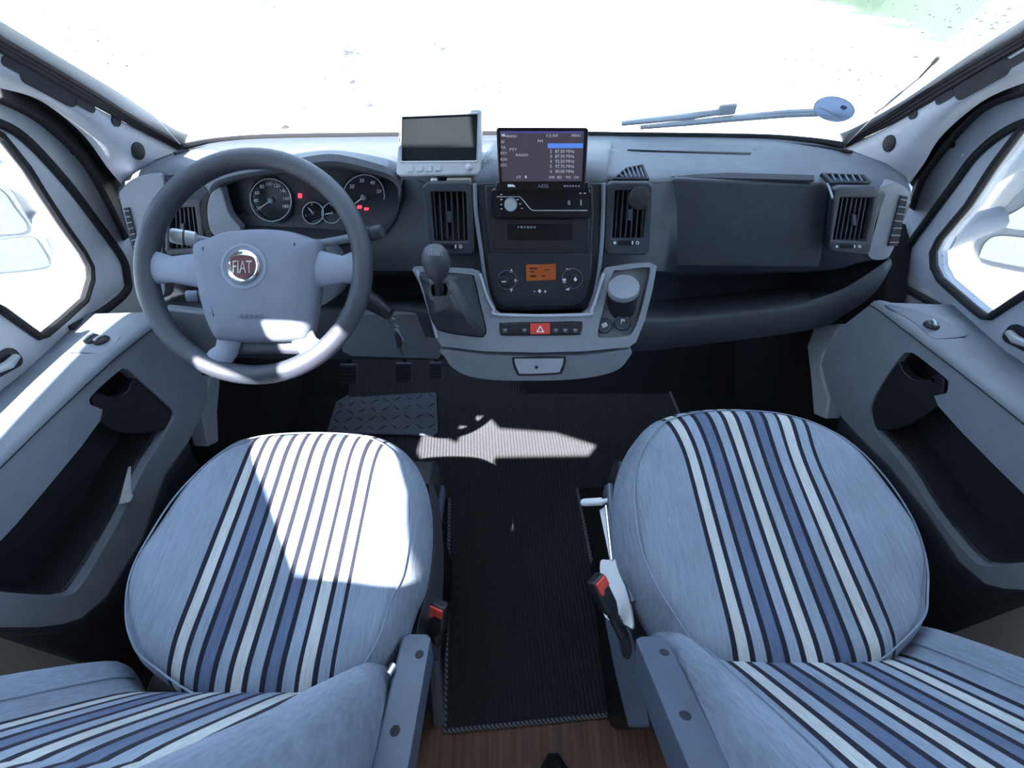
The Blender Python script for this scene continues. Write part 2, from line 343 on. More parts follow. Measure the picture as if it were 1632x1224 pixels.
# unseen over-cab roof: hatch outline shaped to throw sun on driver seat and aisle
def along_sun(p, z): return p - SUN_DIR * ((p.z - z) / SUN_DIR.z)
hatch = [along_sun(Vector(p), 1.90) for p in ((-0.334, 0.205, 0.66), (-0.142, 0.19, 0.66), (-0.168, 0.36, 0.66), (-0.215, 0.465, 0.66))]
hatch += [along_sun(PZ(x, y, 0.008), 1.90) for x, y in ((935, 734), (952, 711), (885, 690), (795, 683), (778, 664), (728, 663))]
hatch += [along_sun(Vector(p), 1.90) for p in ((-0.36, 0.53, 0.69), (-0.50, 0.585, 0.72), (-0.51, 0.478, 0.68))]
b = MB(); b.plate([(-1.08, -2.42, 1.90), (1.28, -2.42, 1.90), (1.28, 0.85, 1.90), (-0.22, 0.85, 1.90), (-0.26, 0.36, 1.90), (-1.08, 0.36, 1.90)], (0, 0, 0.04), [hatch])  # stepped nose and wide right edge added to shade passenger dash and mirror
struct(b.build('ceiling', 'cream', smooth=0), 'pale unseen over-cab roof, hatch and nose shaped for sun and shade')
b = MB(); b.plate([(-0.80 + VX, 0.43, 1.67), (0.80 + VX, 0.43, 1.67), (0.90 + VX, 0.36, 1.90), (-0.90 + VX, 0.36, 1.90)], (0, -0.05, -0.02)); struct(b.build('trim', 'pillar'), 'windscreen header panel')
b = MB(); b.add([(-90, -60, -0.85), (90, -60, -0.85), (90, 120, -0.85), (-90, 120, -0.85)], [(0, 1, 2, 3)]); struct(b.build('ground', 'ground'), 'sunlit pale gravel outside, grass further right')

# ---- windscreen
base_px = [(292, 236, 1.02), (350, 226, 1.09), (440, 220, 1.14), (640, 217, 1.18), (816, 215, 1.19), (1000, 217, 1.18), (1200, 220, 1.13), (1290, 226, 1.07), (1345, 234, 1.02)]
base3 = smooth_poly([PY(*p) for p in base_px], 64, False); nb = len(base3)
top3 = [Vector((VX + (-0.70 + 1.40 * i / (nb - 1)), 0.42 + 0.07 * (1 - (2 * i / (nb - 1) - 1) ** 2), 1.68)) for i in range(nb)]
rows = []
for k in range(13):
    t = k / 12; rows.append([a.lerp(c, t) + Vector((0, 0.05, 0.04)) * math.sin(math.pi * t) for a, c in zip(base3, top3)])
wsn = bpy.data.objects.new('window_1', None); COL.objects.link(wsn); wsn.location = (VX, 1.1, 1.0); struct(wsn, 'curved windscreen looking onto bright gravel')
ws_rows = rows; b = MB(); b.grid(rows); b.build('pane', 'glass', wsn, solid=0.004)
b = MB(); b.tube([p + Vector((0, 0.0, 0.003)) for p in base3], 0.0065, 8); b.build('rubber_seal', 'rubber', wsn)
b = MB(); b.tube([p + Vector((0, -0.035, 0.001)) for p in base3], 0.0035, 8); b.build('base_strip', 'rubber', wsn)

# ---- windscreen pillars
PIL = {
 -1: dict(a=[(300, 215), (272, 203), (200, 155), (100, 95), (0, 35)], b=[(292, 231), (222, 193), (150, 148), (75, 103), (0, 60)], c=[(296, 241), (225, 209), (150, 170), (75, 128), (0, 86)],
          d=[(197, 296), (173, 267), (133, 213), (67, 160), (0, 138)], e=[(205, 378), (173, 312), (133, 247), (67, 187), (0, 153)]),
  1: dict(a=[(1338, 214), (1370, 200), (1440, 160), (1535, 95), (1632, 32)], b=[(1345, 226), (1412, 186), (1482, 140), (1557, 95), (1632, 52)], c=[(1342, 236), (1412, 204), (1482, 165), (1557, 120), (1632, 76)],
          d=[(1448, 292), (1470, 262), (1500, 215), (1565, 160), (1632, 130)], e=[(1449, 330), (1465, 285), (1500, 235), (1560, 172), (1632, 143)])}
XI = dict(a=(0.775, 0.765), b=(0.79, 0.775), c=(0.81, 0.79), d=(0.865, 0.835), e=(0.885, 0.865))
TOPS = dict(a=(0.69, 0.43, 1.69), b=(0.705, 0.41, 1.69), c=(0.72, 0.39, 1.68), d=(0.77, 0.33, 1.66), e=(0.80, 0.29, 1.62))
PR = {}
for sg in (-1, 1):
    for k in 'abcde':
        L = PIL[sg][k]; r = [PX(x, y, VX + sg * (XI[k][0] + (XI[k][1] - XI[k][0]) * i / (len(L) - 1))) for i, (x, y) in enumerate(L)]
        t = Vector((VX + sg * TOPS[k][0], TOPS[k][1], TOPS[k][2])); r = smooth_poly(r, 32, False); PR[sg, k] = r + [r[-1].lerp(t, q) for q in (0.25, 0.5, 0.75, 1.0)]
    tr = bpy.data.objects.new('trim_%d' % (1 if sg < 0 else 2), None); COL.objects.link(tr); tr.location = PR[sg, 'c'][0]
    struct(tr, 'windscreen pillar trim beside the %s door' % ('driver' if sg < 0 else 'passenger'))
    out = Vector((sg * 0.03, 0.03, 0))
    b = MB(); b.grid([PR[sg, 'a'], PR[sg, 'b']]); b.grid([PR[sg, 'a'], [p + out * 2 for p in PR[sg, 'a']]]); b.build('outer_strip', 'white', tr, solid=0.004)
    # black rail that holds the folding blind: three ridges
    b = MB()
    for t in (0.08, 0.36, 0.66): b.tube([p.lerp(q, t) for p, q in zip(PR[sg, 'b'], PR[sg, 'c'])], 0.0058, 8)
    b.grid([[p + Vector((sg * .004, .004, 0)) for p in PR[sg, 'b']], [p + Vector((sg * .004, .004, 0)) for p in PR[sg, 'c']]])
    b.build('blind_rail', 'rubber', tr)
    b = MB(); mid = [p.lerp(q, 0.45) + Vector((-sg * 0.012, -0.016, 0)) for p, q in zip(PR[sg, 'c'], PR[sg, 'd'])]
    ed = [p + Vector((sg * 0.02, 0.05, 0)) for p in PR[sg, 'd']]
    b.grid([PR[sg, 'c'], [p.lerp(q, 0.5) for p, q in zip(PR[sg, 'c'], mid)], mid, [p.lerp(q, 0.5) + Vector((-sg * 0.006, -0.004, 0)) for p, q in zip(mid, PR[sg, 'd'])], PR[sg, 'd'], ed])
    b.build('cover', 'pillar', tr, solid=0.004, smooth=60)
    b = MB(); sd_ = [p.lerp(q, 0.4) + Vector((sg * 0.03, 0.03, 0)) for p, q in zip(PR[sg, 'd'], PR[sg, 'e'])]
    wq = Plane((VX + sg * 0.95, 0, 0.80), (-sg * 1.0, 0, -0.15)); back = [(lambda d: CAM + d * ((wq.p - CAM).dot(wq.n) / d.dot(wq.n)) - wq.n * 0.004 + Vector((sg * 0.004, -0.012, -0.004)))((p - CAM)) for p in PR[sg, 'e'][:-4]]
    b.grid([ed[:-4], sd_[:-4], PR[sg, 'e'][:-4], back]); b.build('door_seal', 'rubber', tr, solid=0.004)
    # round plug and oblong holes
    pl = (PR[sg, 'c'][4] + PR[sg, 'd'][4])
    def on_cover(px, py, off=0.006):          # where the line of sight meets the cover
        d = ray(px, py); best = None
        g = [[p for p in PR[sg, 'c']], mid, PR[sg, 'd']]
        for r0, r1 in zip(g, g[1:]):
            for i in range(len(r0) - 1):
                for T in ((r0[i], r0[i + 1], r1[i]), (r0[i + 1], r1[i + 1], r1[i])):
                    h = intersect_ray_tri(*T, d, CAM, True)
                    if h is not None:
                        n = (T[1] - T[0]).cross(T[2] - T[0]).normalized(); n = n if n.dot(d) < 0 else -n; tt = (r0[i + 1] - r0[i]).normalized(); best = (h + n * off, n, tt)
        return best
    for nm, L in (('round_plug', [(218, 240) if sg < 0 else (1419, 228)]), ('slot', [(20, 104), (134, 167)] if sg < 0 else [(1508, 154), (1624, 94)]), ('notch', [(183, 191)] if sg < 0 else [(1457, 180)]), ('sensor_window', [(78, 137)] if sg < 0 else [(1566, 126)])):
        for p in L:
            h = on_cover(*p, 0.004)
            if not h: continue
            c, n, tt = h; w = n.cross(tt).normalized(); b = MB()
            if nm == 'round_plug': b.lathe(c - n * 0.004, n, [(0.017, 0), (0.017, 0.004), (0.014, 0.0055), (0.0, 0.006)], 28)
            else:
                l, hh = {'slot': (0.036, 0.014), 'notch': (0.02, 0.022), 'sensor_window': (0.095, 0.030)}[nm]
                b.plate(rrect(c, tt, w, l, hh, hh * 0.42), -n * 0.004)
            b.build(nm, 'cavity' if nm != 'round_plug' else 'rubber', tr)

# ================================================================ doors
DOOR = {
 -1: dict(name='door_1', hole=[(0, 217), (40, 267), (67, 310), (100, 360), (130, 402), (142, 425), (143, 445), (133, 478), (100, 508), (70, 533), (60, 536), (53, 531), (0, 493)],
   ledge=[(250, 498), (192, 505), (127, 540), (58, 583), (0, 626), (-60, 672)], seam=[(258, 514), (247, 521), (187, 568), (100, 648), (0, 745), (-50, 795)],
   front=[(258, 514), (300, 562), (331, 610), (330, 640), (318, 670), (300, 705), (262, 756), (226, 860), (170, 950), (130, 985), (100, 995), (60, 1000), (0, 1000), (-60, 990)],
   pocket=[(160, 671), (145, 645), (147, 630), (189, 592), (200, 588), (213, 597), (262, 641), (278, 660), (264, 690), (250, 715), (228, 750), (190, 830), (130, 932), (104, 949), (67, 950), (0, 944), (-60, 935), (-60, 925), (0, 863), (43, 816)],
   grip=[(147, 634), (158, 626), (172, 632), (188, 632), (203, 624), (218, 604), (262, 641), (276, 660), (262, 685), (200, 690), (160, 671)],
   switch=[(105, 560), (140, 533), (192, 536), (185, 545), (165, 564)], edge=[(-20, 190), (33, 217), (100, 287), (150, 352), (192, 410), (200, 440), (200, 462), (170, 490), (110, 525)]),
  1: dict(name='door_2', hole=[(1632, 203), (1586, 264), (1545, 327), (1500, 380), (1489, 402), (1490, 425), (1500, 445), (1555, 493), (1570, 504), (1580, 505), (1632, 471)],
   ledge=[(1388, 484), (1421, 485), (1488, 503), (1555, 535), (1632, 581), (1700, 622)], seam=[(1386, 486), (1400, 494), (1435, 521), (1520, 586), (1632, 675), (1690, 722)],
   front=[(1386, 486), (1345, 518), (1320, 548), (1309, 581), (1321, 625), (1341, 665), (1365, 690), (1420, 745), (1481, 822), (1530, 895), (1570, 930), (1600, 938), (1632, 940), (1700, 935)],
   pocket=[(1495, 647), (1508, 627), (1511, 612), (1506, 602), (1463, 568), (1449, 562), (1436, 568), (1405, 612), (1388, 645), (1388, 665), (1398, 691), (1445, 750), (1488, 818), (1545, 888), (1575, 903), (1632, 900), (1700, 893), (1700, 880), (1700, 842), (1632, 788)],
   grip=[(1505, 608), (1495, 598), (1482, 601), (1468, 607), (1455, 604), (1440, 592), (1431, 577), (1405, 612), (1388, 645), (1388, 665), (1396, 685), (1440, 680), (1494, 646)],
   switch=[(1411, 486), (1440, 489), (1488, 503), (1543, 532), (1500, 540), (1482, 536), (1455, 512)], edge=[(1660, 188), (1610, 206), (1560, 245), (1518, 300), (1438, 410), (1432, 440), (1440, 455), (1480, 478), (1510, 495)])}
ZL = 0.765
for sg in (-1, 1):
    D = DOOR[sg]; dr = bpy.data.objects.new(D['name'], None); COL.objects.link(dr); dr.location = (VX + sg * 0.9, 0.4, 0.5)
    struct(dr, 'grey front door on the %s side with a deep pocket' % ('driver' if sg < 0 else 'passenger'))
    wp = Plane((VX + sg * 0.95, 0, 0.80), (-sg * 1.0, 0, -0.15)); nin = wp.n
    def onwp(Y, z): return Vector((VX + sg * (0.95 - 0.15 * (z - 0.8)), Y, z))
    fr = [wp.at(x, y) for x, y in PIL[sg]['e']]                          # front edge of the frame, bottom to top
    led = [PZ(x, y, ZL) for x, y in D['ledge']]
    low = [onwp(p.y, ZL - 0.01) for p in led]
    hole = wp.pts(D['hole']); h0, h1 = hole[0], hole[-1]
    st = (hole[-1] - hole[-2]).normalized(); kk = (0.885 - h1.z) / max(st.z, 0.2); stepup = h1 + st * kk
    hole3 = hole + [stepup, onwp(stepup.y - 0.06, 0.892), onwp(-0.22, 0.905), onwp(-0.30, 0.94), onwp(-0.34, 1.45), onwp(-0.28, 1.52), onwp(0.25, 1.54), onwp(0.40, 1.47), h0.lerp(onwp(0.40, 1.47), 0.5) + Vector((0, .03, .02))]
    fl = [(250, 515), (232, 440), (222, 360), (202, 308)] if sg < 0 else [(1384, 505), (1404, 432), (1424, 345), (1432, 292)]
    fr_out = fr + [onwp(0.36, 1.60), onwp(-0.40, 1.62), onwp(-0.45, ZL)] + list(reversed(low)) + wp.pts(fl)
    b = MB(); b.plate(fr_out, -nin * 0.03, [hole3]); b.build('window_frame', 'frame' if sg < 0 else 'pillar', dr, bevel=0.004)
    b = MB(); b.tube([p + nin * 0.002 for p in hole3], 0.008, 8, closed=True); b.build('window_seal', 'rubber', dr)
    b = MB(); b.tube(smooth_poly([p + nin * 0.003 for p in wp.pts(D['edge'])], 40, False), [0.003] + [0.009] * 38 + [0.003] if False else 0.0085, 8); b.build('frame_gasket', 'rubber', dr)
    b = MB(); b.plate([p - nin * 0.015 for p in hole3], -nin * 0.004); b.build('pane', 'glass', dr, smooth=0)
    # grey inner cladding of the lower frame, from the ledge up past the window corner
    # ledge
    fp0, fp1 = PZ(*D['seam'][1], ZL), PZ(*D['seam'][4], ZL); n = (fp1 - fp0).cross(Vector((0, 0, 1))).normalized(); n = n if n.x * sg < 0 else -n
    face = Plane(fp0, n)
    seam = [face.at(x, y) for x, y in D['seam']]
    k = 40; s1 = smooth_poly(seam, k, False); l1 = smooth_poly(led, k, False); l2 = smooth_poly(low, k, False)
    m = min(len(s1), len(l1)); s1, l1, l2 = s1[:m], l1[:m], l2[:m]
    dn = Vector((0, 0, -1)); sag = [p - n * 0.012 + Vector((0, 0, 0.010)) for p in s1]
    b = MB(); b.grid([s1, sag, [p.lerp(q, 0.5) + Vector((0, 0, 0.004)) for p, q in zip(sag, l1)], l1, [p + Vector((0, 0, 0.004)) for p in l2], [p + Vector((sg * 0.02, 0, -0.03)) for p in l2]])
    b.build('armrest_ledge', 'door', dr, solid=0.004, smooth=70)
    # face with the pocket cut through it
    outl = face.pts(D['front']) + list(reversed(face.pts(D['seam'])))[:-1]
    pk = face.pts(sp2(D['pocket'], 60))
    b = MB(); b.plate(outl, -n * 0.03, [pk]); b.build('inner_panel', 'door', dr, bevel=0.008, seg=3)
    b = MB(); b.tube([p + n * 0.001 for p in s1], 0.0014, 6); b.build('seam_line', 'cavity', dr)
    dp = -n * 0.10
    b = MB(); b.grid([[p - n * 0.02 for p in pk], [p + dp for p in pk]], closed=True); b.plate([p + dp for p in pk], -n * 0.004); b.build('pocket', 'cavity', dr, smooth=20)
    b = MB(); b.plate(face.pts(sp2(D['grip'], 44), -0.006), -n * 0.02); b.build('pull_handle', 'black', dr, bevel=0.006, seg=3)
    # lower door body
    lowline = face.pts(D['front'][5:]); b = MB()
    b.grid([[p - n * 0.002 for p in lowline], [Vector((p.x, p.y, p.z - 0.06)) - n * 0.03 for p in lowline], [Vector((p.x, p.y - 0.02, 0.1)) - n * 0.08 for p in lowline]]); b.build('lower_panel', 'dark', dr, solid=0.01)
    # outer skin keeps daylight out behind the panel
    b = MB(); b.plate([onwp(1.38, -0.03), onwp(1.38, 0.74), onwp(0.95, 0.74), onwp(0.75, ZL - 0.01), onwp(-0.45, ZL - 0.01), onwp(-0.45, -0.03)], -nin * 0.03); b.build('outer_skin', 'white', dr)
    for hx, hy, hr in ([(116, 242, .006)] if sg < 0 else [(1519, 231, .006), (1535, 247, .0025)]):
        b = MB(); b.lathe(wp.at(hx, hy, 0.0), nin, [(hr, -0.002), (hr, 0.0012), (hr * .7, 0.0006), (0, 0.0004)], 16); b.build('plug', 'cavity' if hr > .003 else 'print', dr)
    # window switch
    sw = Plane((0, 0, ZL + (0.018 if sg < 0 else 0.0135)), (0, 0, 1)); b = MB(); b.plate(sw.pts(sp2(D['switch'], 30) if sg > 0 else D['switch']), (0, 0, -0.004)); so = b.build('switch_panel', 'steel' if sg > 0 else 'grey', dr, bevel=0.0015)
    for (sx, sy) in ([(147, 541), (162, 543)] if sg < 0 else [(1484, 519)]):
        c = sw.at(sx, sy); b = MB(); b.lathe(c, (0, 0, 1), [(0.014, -0.002), (0.0135, 0.003), (0.010, 0.007), (0, 0.0075)], 20); b.build('window_switch', 'black', so)
        b = MB(); b.tube([c + Vector((0.004, 0.009, 0.008)), c + Vector((0, 0, 0.0095)), c + Vector((-0.004, -0.009, 0.008))], 0.0025, 6); b.build('switch_lever', 'silver', so)
    # inner release handle, half out of the frame
    rh = wp.at(1630, 540, 0.004) if sg > 0 else wp.at(2, 580, 0.004); b = MB(); b.plate(rrect(rh, Vector((0, -1, 0.25)).normalized(), Vector((0, 0.25, 1)).normalized(), 0.07, 0.038, 0.014), -nin * 0.004); b.build('release_cup', 'black', dr)
    b = MB(); b.tube([rh + Vector((0, 0.024, -0.004)) + nin * 0.004, rh + nin * 0.012, rh + Vector((0, -0.03, 0.006)) + nin * 0.006], [0.006, 0.008, 0.005], 10); b.build('release_lever', 'silver', dr)
# pale strips of the door openings seen in front of the door panels
for sg, nm, L, X in ((-1, 'trim_3', [(352, 598), (336, 599), (322, 655), (332, 712), (349, 704), (347, 655)], -0.79), (1, 'trim_4', [(1298, 520), (1286, 552), (1291, 595), (1296, 660), (1316, 668), (1321, 635), (1308, 595), (1310, 568), (1341, 516)], 0.85)):
    b = MB(); b.plate([PX(x, y, X) for x, y in L], (sg * 0.04, 0, 0)); struct(b.build(nm, 'frame' if sg > 0 else 'pillar', bevel=0.004), 'painted door opening edge below the %s pillar' % ('driver' if sg < 0 else 'passenger'))

# ================================================================ dashboard
U = Vector((1, 0, 0))
dash = thing('dashboard', 'grey blue dashboard running the full width under the windscreen', 'dashboard', (VX, 0.95, 0.60))
R = [
 [(292, 237, 1.02), (350, 227, 1.09), (440, 221, 1.14), (640, 218, 1.18), (816, 216, 1.19), (1000, 218, 1.18), (1200, 221, 1.13), (1290, 227, 1.07), (1345, 236, 1.02)],
 [(236, 262, 0.99), (300, 245, 1.00), (440, 236, 1.05), (640, 233, 1.08), (816, 231, 1.08), (1000, 233, 1.08), (1200, 236, 1.05), (1340, 244, 1.00), (1410, 262, 0.985)],
 [(205, 282, 0.95), (262, 260, 0.93), (340, 256, 0.93), (480, 247, 0.94), (640, 258, 0.93), (690, 272, 0.88), (770, 262, 0.90), (940, 262, 0.90), (1030, 270, 0.90), (1100, 272, 0.90), (1300, 279, 0.90), (1345, 285, 0.89), (1405, 284, 0.885), (1442, 284, 0.93)],
 [(191, 302, 0.905), (262, 268, 0.90), (340, 266, 0.90), (480, 256, 0.91), (640, 268, 0.90), (690, 283, 0.845), (770, 275, 0.86), (940, 275, 0.86), (1030, 282, 0.87), (1100, 282, 0.882), (1300, 290, 0.882), (1345, 293, 0.868), (1405, 294, 0.862), (1449, 305, 0.89)],
 [(190, 318, 0.885), (262, 282, 0.88), (340, 280, 0.88), (480, 272, 0.89), (640, 282, 0.87), (690, 294, 0.828), (770, 287, 0.835), (940, 287, 0.835), (1030, 292, 0.848), (1100, 291, 0.87), (1300, 300, 0.868), (1345, 304, 0.85), (1405, 308, 0.85), (1448, 325, 0.875)],
 [(222, 430, 0.83), (262, 430, 0.83), (340, 430, 0.82), (480, 430, 0.81), (640, 430, 0.795), (690, 430, 0.772), (770, 430, 0.772), (940, 430, 0.772), (1035, 430, 0.795), (1100, 432, 0.845), (1310, 428, 0.845), (1370, 415, 0.84), (1416, 408, 0.85)],
 [(225, 438, 0.87), (340, 440, 0.88), (640, 442, 0.88), (690, 438, 0.87), (940, 438, 0.87), (1035, 436, 0.90), (1100, 437, 0.99), (1310, 432, 0.99), (1370, 418, 0.93), (1415, 411, 0.86)],
 [(228, 458, 0.87), (340, 472, 0.88), (640, 474, 0.88), (690, 470, 0.87), (940, 474, 0.88), (1035, 480, 0.92), (1100, 474, 0.99), (1310, 452, 0.99), (1370, 438, 0.93), (1415, 415, 0.86)],
 [(232, 488, 0.805), (340, 491, 0.785), (640, 489, 0.762), (690, 494, 0.75), (940, 500, 0.765), (1035, 506, 0.79), (1100, 504, 0.815), (1255, 487, 0.825), (1338, 464, 0.835), (1400, 426, 0.85), (1418, 412, 0.855)],
 [(234, 496, 0.795), (340, 499, 0.775), (640, 497, 0.752), (690, 502, 0.74), (940, 508, 0.755), (1035, 513, 0.78), (1100, 511, 0.805), (1255, 495, 0.815), (1340, 472, 0.828), (1400, 434, 0.845), (1419, 414, 0.855)],
 [(250, 540, 0.80), (340, 566, 0.78), (640, 571, 0.755), (690, 571, 0.75), (940, 560, 0.76), (1035, 557, 0.79), (1088, 551, 0.805), (1290, 524, 0.82), (1345, 500, 0.835), (1392, 466, 0.845), (1419, 422, 0.86)],
]
rows = loft_px(R, 90)
rows.append([p + Vector((0, 0.06, -0.006)) for p in rows[-1]]); rows.append([p + Vector((0, 0.4, -0.01)) for p in rows[-2]])
b = MB(); b.grid(rows[4:]); b.build('dash_body', 'dark', dash, smooth=70, solid=0.006)
b = MB(); b.grid(rows[:5]); b.build('dash_top', 'dashtop', dash, smooth=70, solid=0.006)
# pale end pieces
G = cross_plane((290, 0.868), (430, 0.842))
def plate_px(name, L, pl, th, m, parent, off=0.0, bevel=0.002, holes=(), seg=2, smooth=35):
    b = MB(); b.plate(pl.pts(L, off), -pl.n * th, [pl.pts(h, off) for h in holes]); return b.build(name, m, parent, bevel=bevel, seg=seg, smooth=smooth)
# right hand end cheek and its column of slots
CR = cross_plane((300, 0.862), (470, 0.832)); CL = cross_plane((300, 0.875), (470, 0.80))
plate_px('end_cheek', sp2([(1402, 300), (1428, 292), (1448, 304), (1449, 322), (1438, 345), (1418, 408), (1384, 408), (1396, 360), (1405, 320)], 40), CR, 0.03, 'grey', dash, 0.012, 0.006)
plate_px('end_cheek', sp2([(191, 318), (195, 300), (212, 285), (240, 276), (258, 282), (262, 318), (258, 405), (262, 470), (236, 470), (216, 405)], 40), CL, 0.03, 'grey', dash, 0.012, 0.006)
for L, pl in (([(1436, 312), (1447, 314), (1431, 392), (1416, 392)], CR), ([(197, 332), (205, 331), (221, 395), (213, 398)], CL)):
    sv = plate_px('side_vent', L, pl, 0.004, 'cavity', dash, 0.015, 0)
    for i in range(7):
        t = (i + 0.5) / 7; A = pl.at(*[L[0][k] + (L[3][k] - L[0][k]) * t for k in (0, 1)], 0.017); B = pl.at(*[L[1][k] + (L[2][k] - L[1][k]) * t for k in (0, 1)], 0.017)
        b = MB(); b.tube([A, B], 0.0012, 6); b.build('slat', 'grey', sv)
# light panels: knee panel left of the console
K = cross_plane((497, 0.748), (571, 0.745))
plate_px('knee_panel', [(540, 500), (694, 499), (706, 560), (700, 573), (560, 569), (545, 560)], K, 0.02, 'grey', dash, 0.004, 0.004)
plate_px('knee_panel', [(262, 492), (330, 500), (372, 560), (345, 566), (275, 548)], K, 0.02, 'grey', dash, -0.02, 0.004)
# glovebox lid on the passenger side
plate_px('glovebox_lid', [(1068, 287), (1080, 284), (1308, 292), (1322, 297), (1326, 312), (1318, 365), (1306, 428), (1061, 426), (1068, 365), (1070, 320)], G, 0.02, 'dark', dash, 0.006, 0.007, seg=4)
# tray above it with the dark slot in front
TR = cross_plane((236, 1.06), (278, 0.915))
plate_px('top_tray', sp2([(1036, 272), (1012, 250), (1000, 241), (1060, 238), (1210, 244), (1200, 250), (1235, 252), (1262, 258), (1292, 275), (1296, 281), (1160, 277)], 44), TR, 0.012, 'dashtop', dash, 0.006, 0.004)
plate_px('document_slot', [(1039, 271.5), (1297, 279), (1298, 287), (1044, 281)], TR, 0.004, 'cavity', dash, 0.012, 0.0)
plate_px('document_slot', [(1000, 238), (1198, 243), (1196, 246), (1060, 241)], TR, 0.004, 'cavity', dash, 0.009, 0.0)
b = MB(); b.tube(smooth_poly(TR.pts([(1200, 238), (1240, 247), (1275, 258), (1300, 272), (1318, 292), (1327, 316)], 0.006), 40, False), 0.0018, 8); b.build('tray_edge', 'grey', dash)
b = MB(); b.tube(smooth_poly(TR.pts([(945, 240), (962, 252), (975, 262)], 0.008), 20, False), 0.003, 8); b.build('tray_edge', 'grey', dash)
# cupholder dip on the centre top
plate_px('coin_dip', sp2([(945, 236), (962, 234), (985, 239), (996, 247), (978, 251), (955, 248)], 24), TR, 0.003, 'grey', dash, 0.008, 0.001)

def vent(outer, grille, pl, n, slider, depth=0.03, m='dark', parent=dash, skew=True):
    v = plate_px('air_vent', sp2(outer, 40) if False else outer, pl, 0.018, m, parent, 0.010, 0.004, holes=[grille], seg=3)
    b = MB(); g = pl.pts(grille, 0.008); b.grid([g, [p - pl.n * depth for p in g]], closed=True); b.plate([p - pl.n * depth for p in g], -pl.n * 0.002); b.build('vent_duct', 'cavity', v, smooth=0)
    for i in range(n):
        t = (i + 0.5) / n; f = lambda a, c: tuple(a[k] + (c[k] - a[k]) * t for k in (0, 1))
        A = pl.at(*f(grille[0], grille[1]), 0.002); B = pl.at(*f(grille[3], grille[2]), 0.002)
        b = MB(); w = U * 0.0012; dd = -pl.n * 0.006; b.box((A + B) / 2 + dd, w, dd, (B - A) / 2); b.build('slat', 'dark', v)
    cx = sum(p[0] for p in grille) / 4; cy = sum(p[1] for p in grille) / 4
    b = MB(); b.box(pl.at(cx, cy, 0.004), U * 0.0045, pl.n * 0.004, (pl.at(cx, cy - 9) - pl.at(cx, cy))); b.build('vent_tab', 'dark', v, bevel=0.0015)
    if slider:
        sx, sy = slider; vv = (pl.at(sx, sy - 5) - pl.at(sx, sy)).normalized()
        b = MB(); b.plate(rrect(pl.at(sx, sy, 0.0135), U, vv, 0.030, 0.009, 0.003), -pl.n * 0.003); b.build('slider', 'gloss', v, bevel=0.001)
        b = MB(); b.plate(circ(pl.at(sx - 18, sy, 0.0108), U, vv, 0.0030, 14), -pl.n * 0.0006); b.build('mark', 'print', v)
        b = MB(); b.plate(circ(pl.at(sx + 18, sy, 0.0108), U, vv, 0.0034, 14), -pl.n * 0.0006, [circ(pl.at(sx + 18, sy, 0.0108), U, vv, 0.0020, 14)]); b.build('mark', 'print', v)
        b = MB(); b.plate(rrect(pl.at(sx + 10, sy, 0.0140), U, vv, 0.0025, 0.007, 0.0008), -pl.n * 0.0006); b.build('mark', 'print', v)
    return v
V = cross_plane((290, 0.808), (400, 0.775)); VR = cross_plane((300, 0.838), (398, 0.823)); VL = cross_plane((320, 0.85), (404, 0.825))
vent([(672, 297), (682, 290), (748, 289), (754, 296), (758, 400), (752, 406), (694, 408), (687, 402)], [(686, 306), (742, 306), (745, 385), (692, 385)], V, 6, (716, 393))
vent([(966, 296), (976, 290), (1034, 290), (1041, 296), (1036, 400), (1028, 408), (968, 406), (962, 398)], [(981, 304), (1032, 304), (1026, 380), (976, 380)], V, 6, (998, 387))
vent([(1330, 303), (1342, 298), (1396, 299), (1404, 306), (1388, 402), (1380, 408), (1326, 402), (1320, 396)], [(1340, 315), (1392, 316), (1379, 385), (1328, 383)], VR, 7, (1352, 393))
vent([(262, 326), (270, 320), (312, 318), (320, 322), (328, 398), (322, 406), (268, 408), (262, 400)], [(270, 333), (309, 330), (318, 396), (270, 398)], VL, 6, None)
def little_vent(tri, pl, n, off=0.006):
    c = (sum(p[0] for p in tri) / len(tri), sum(p[1] for p in tri) / len(tri)); big = [(c[0] + (x - c[0]) * 1.28, c[1] + (y - c[1]) * 1.35) for x, y in tri]
    v = plate_px('defrost_vent', big, pl, 0.008, 'dark', dash, off, 0.0015, holes=[tri])
    plate_px('vent_duct', tri, pl, 0.002, 'blueslot', v, off - 0.006, 0)
    y0 = min(p[1] for p in tri); x0 = min(p[0] for p in tri); x1 = max(p[0] for p in tri)
    for i in range(1, n):
        x = x0 + (x1 - x0) * i / n; hit = []
        for k in range(len(tri)):
            a, c2 = tri[k], tri[(k + 1) % len(tri)]
            if (a[0] - x) * (c2[0] - x) < 0: t = (x - a[0]) / (c2[0] - a[0]); hit.append(a[1] + (c2[1] - a[1]) * t)
        if len(hit) == 2:
            b = MB(); b.tube([pl.at(x - 3, hit[0], off), pl.at(x + 3 if hit[1] > hit[0] else x + 3, hit[1], off)], 0.0014, 6); b.build('slat', 'grey', v)
TV = cross_plane((262, 0.865), (286, 0.835)); TV2 = cross_plane((274, 0.89), (294, 0.862))
little_vent([(983, 282), (1000, 268), (1022, 264), (1030, 282)], TV, 7, 0.016)
little_vent([(1318, 277), (1372, 279), (1382, 288), (1330, 289)], TV2, 6, 0.012)

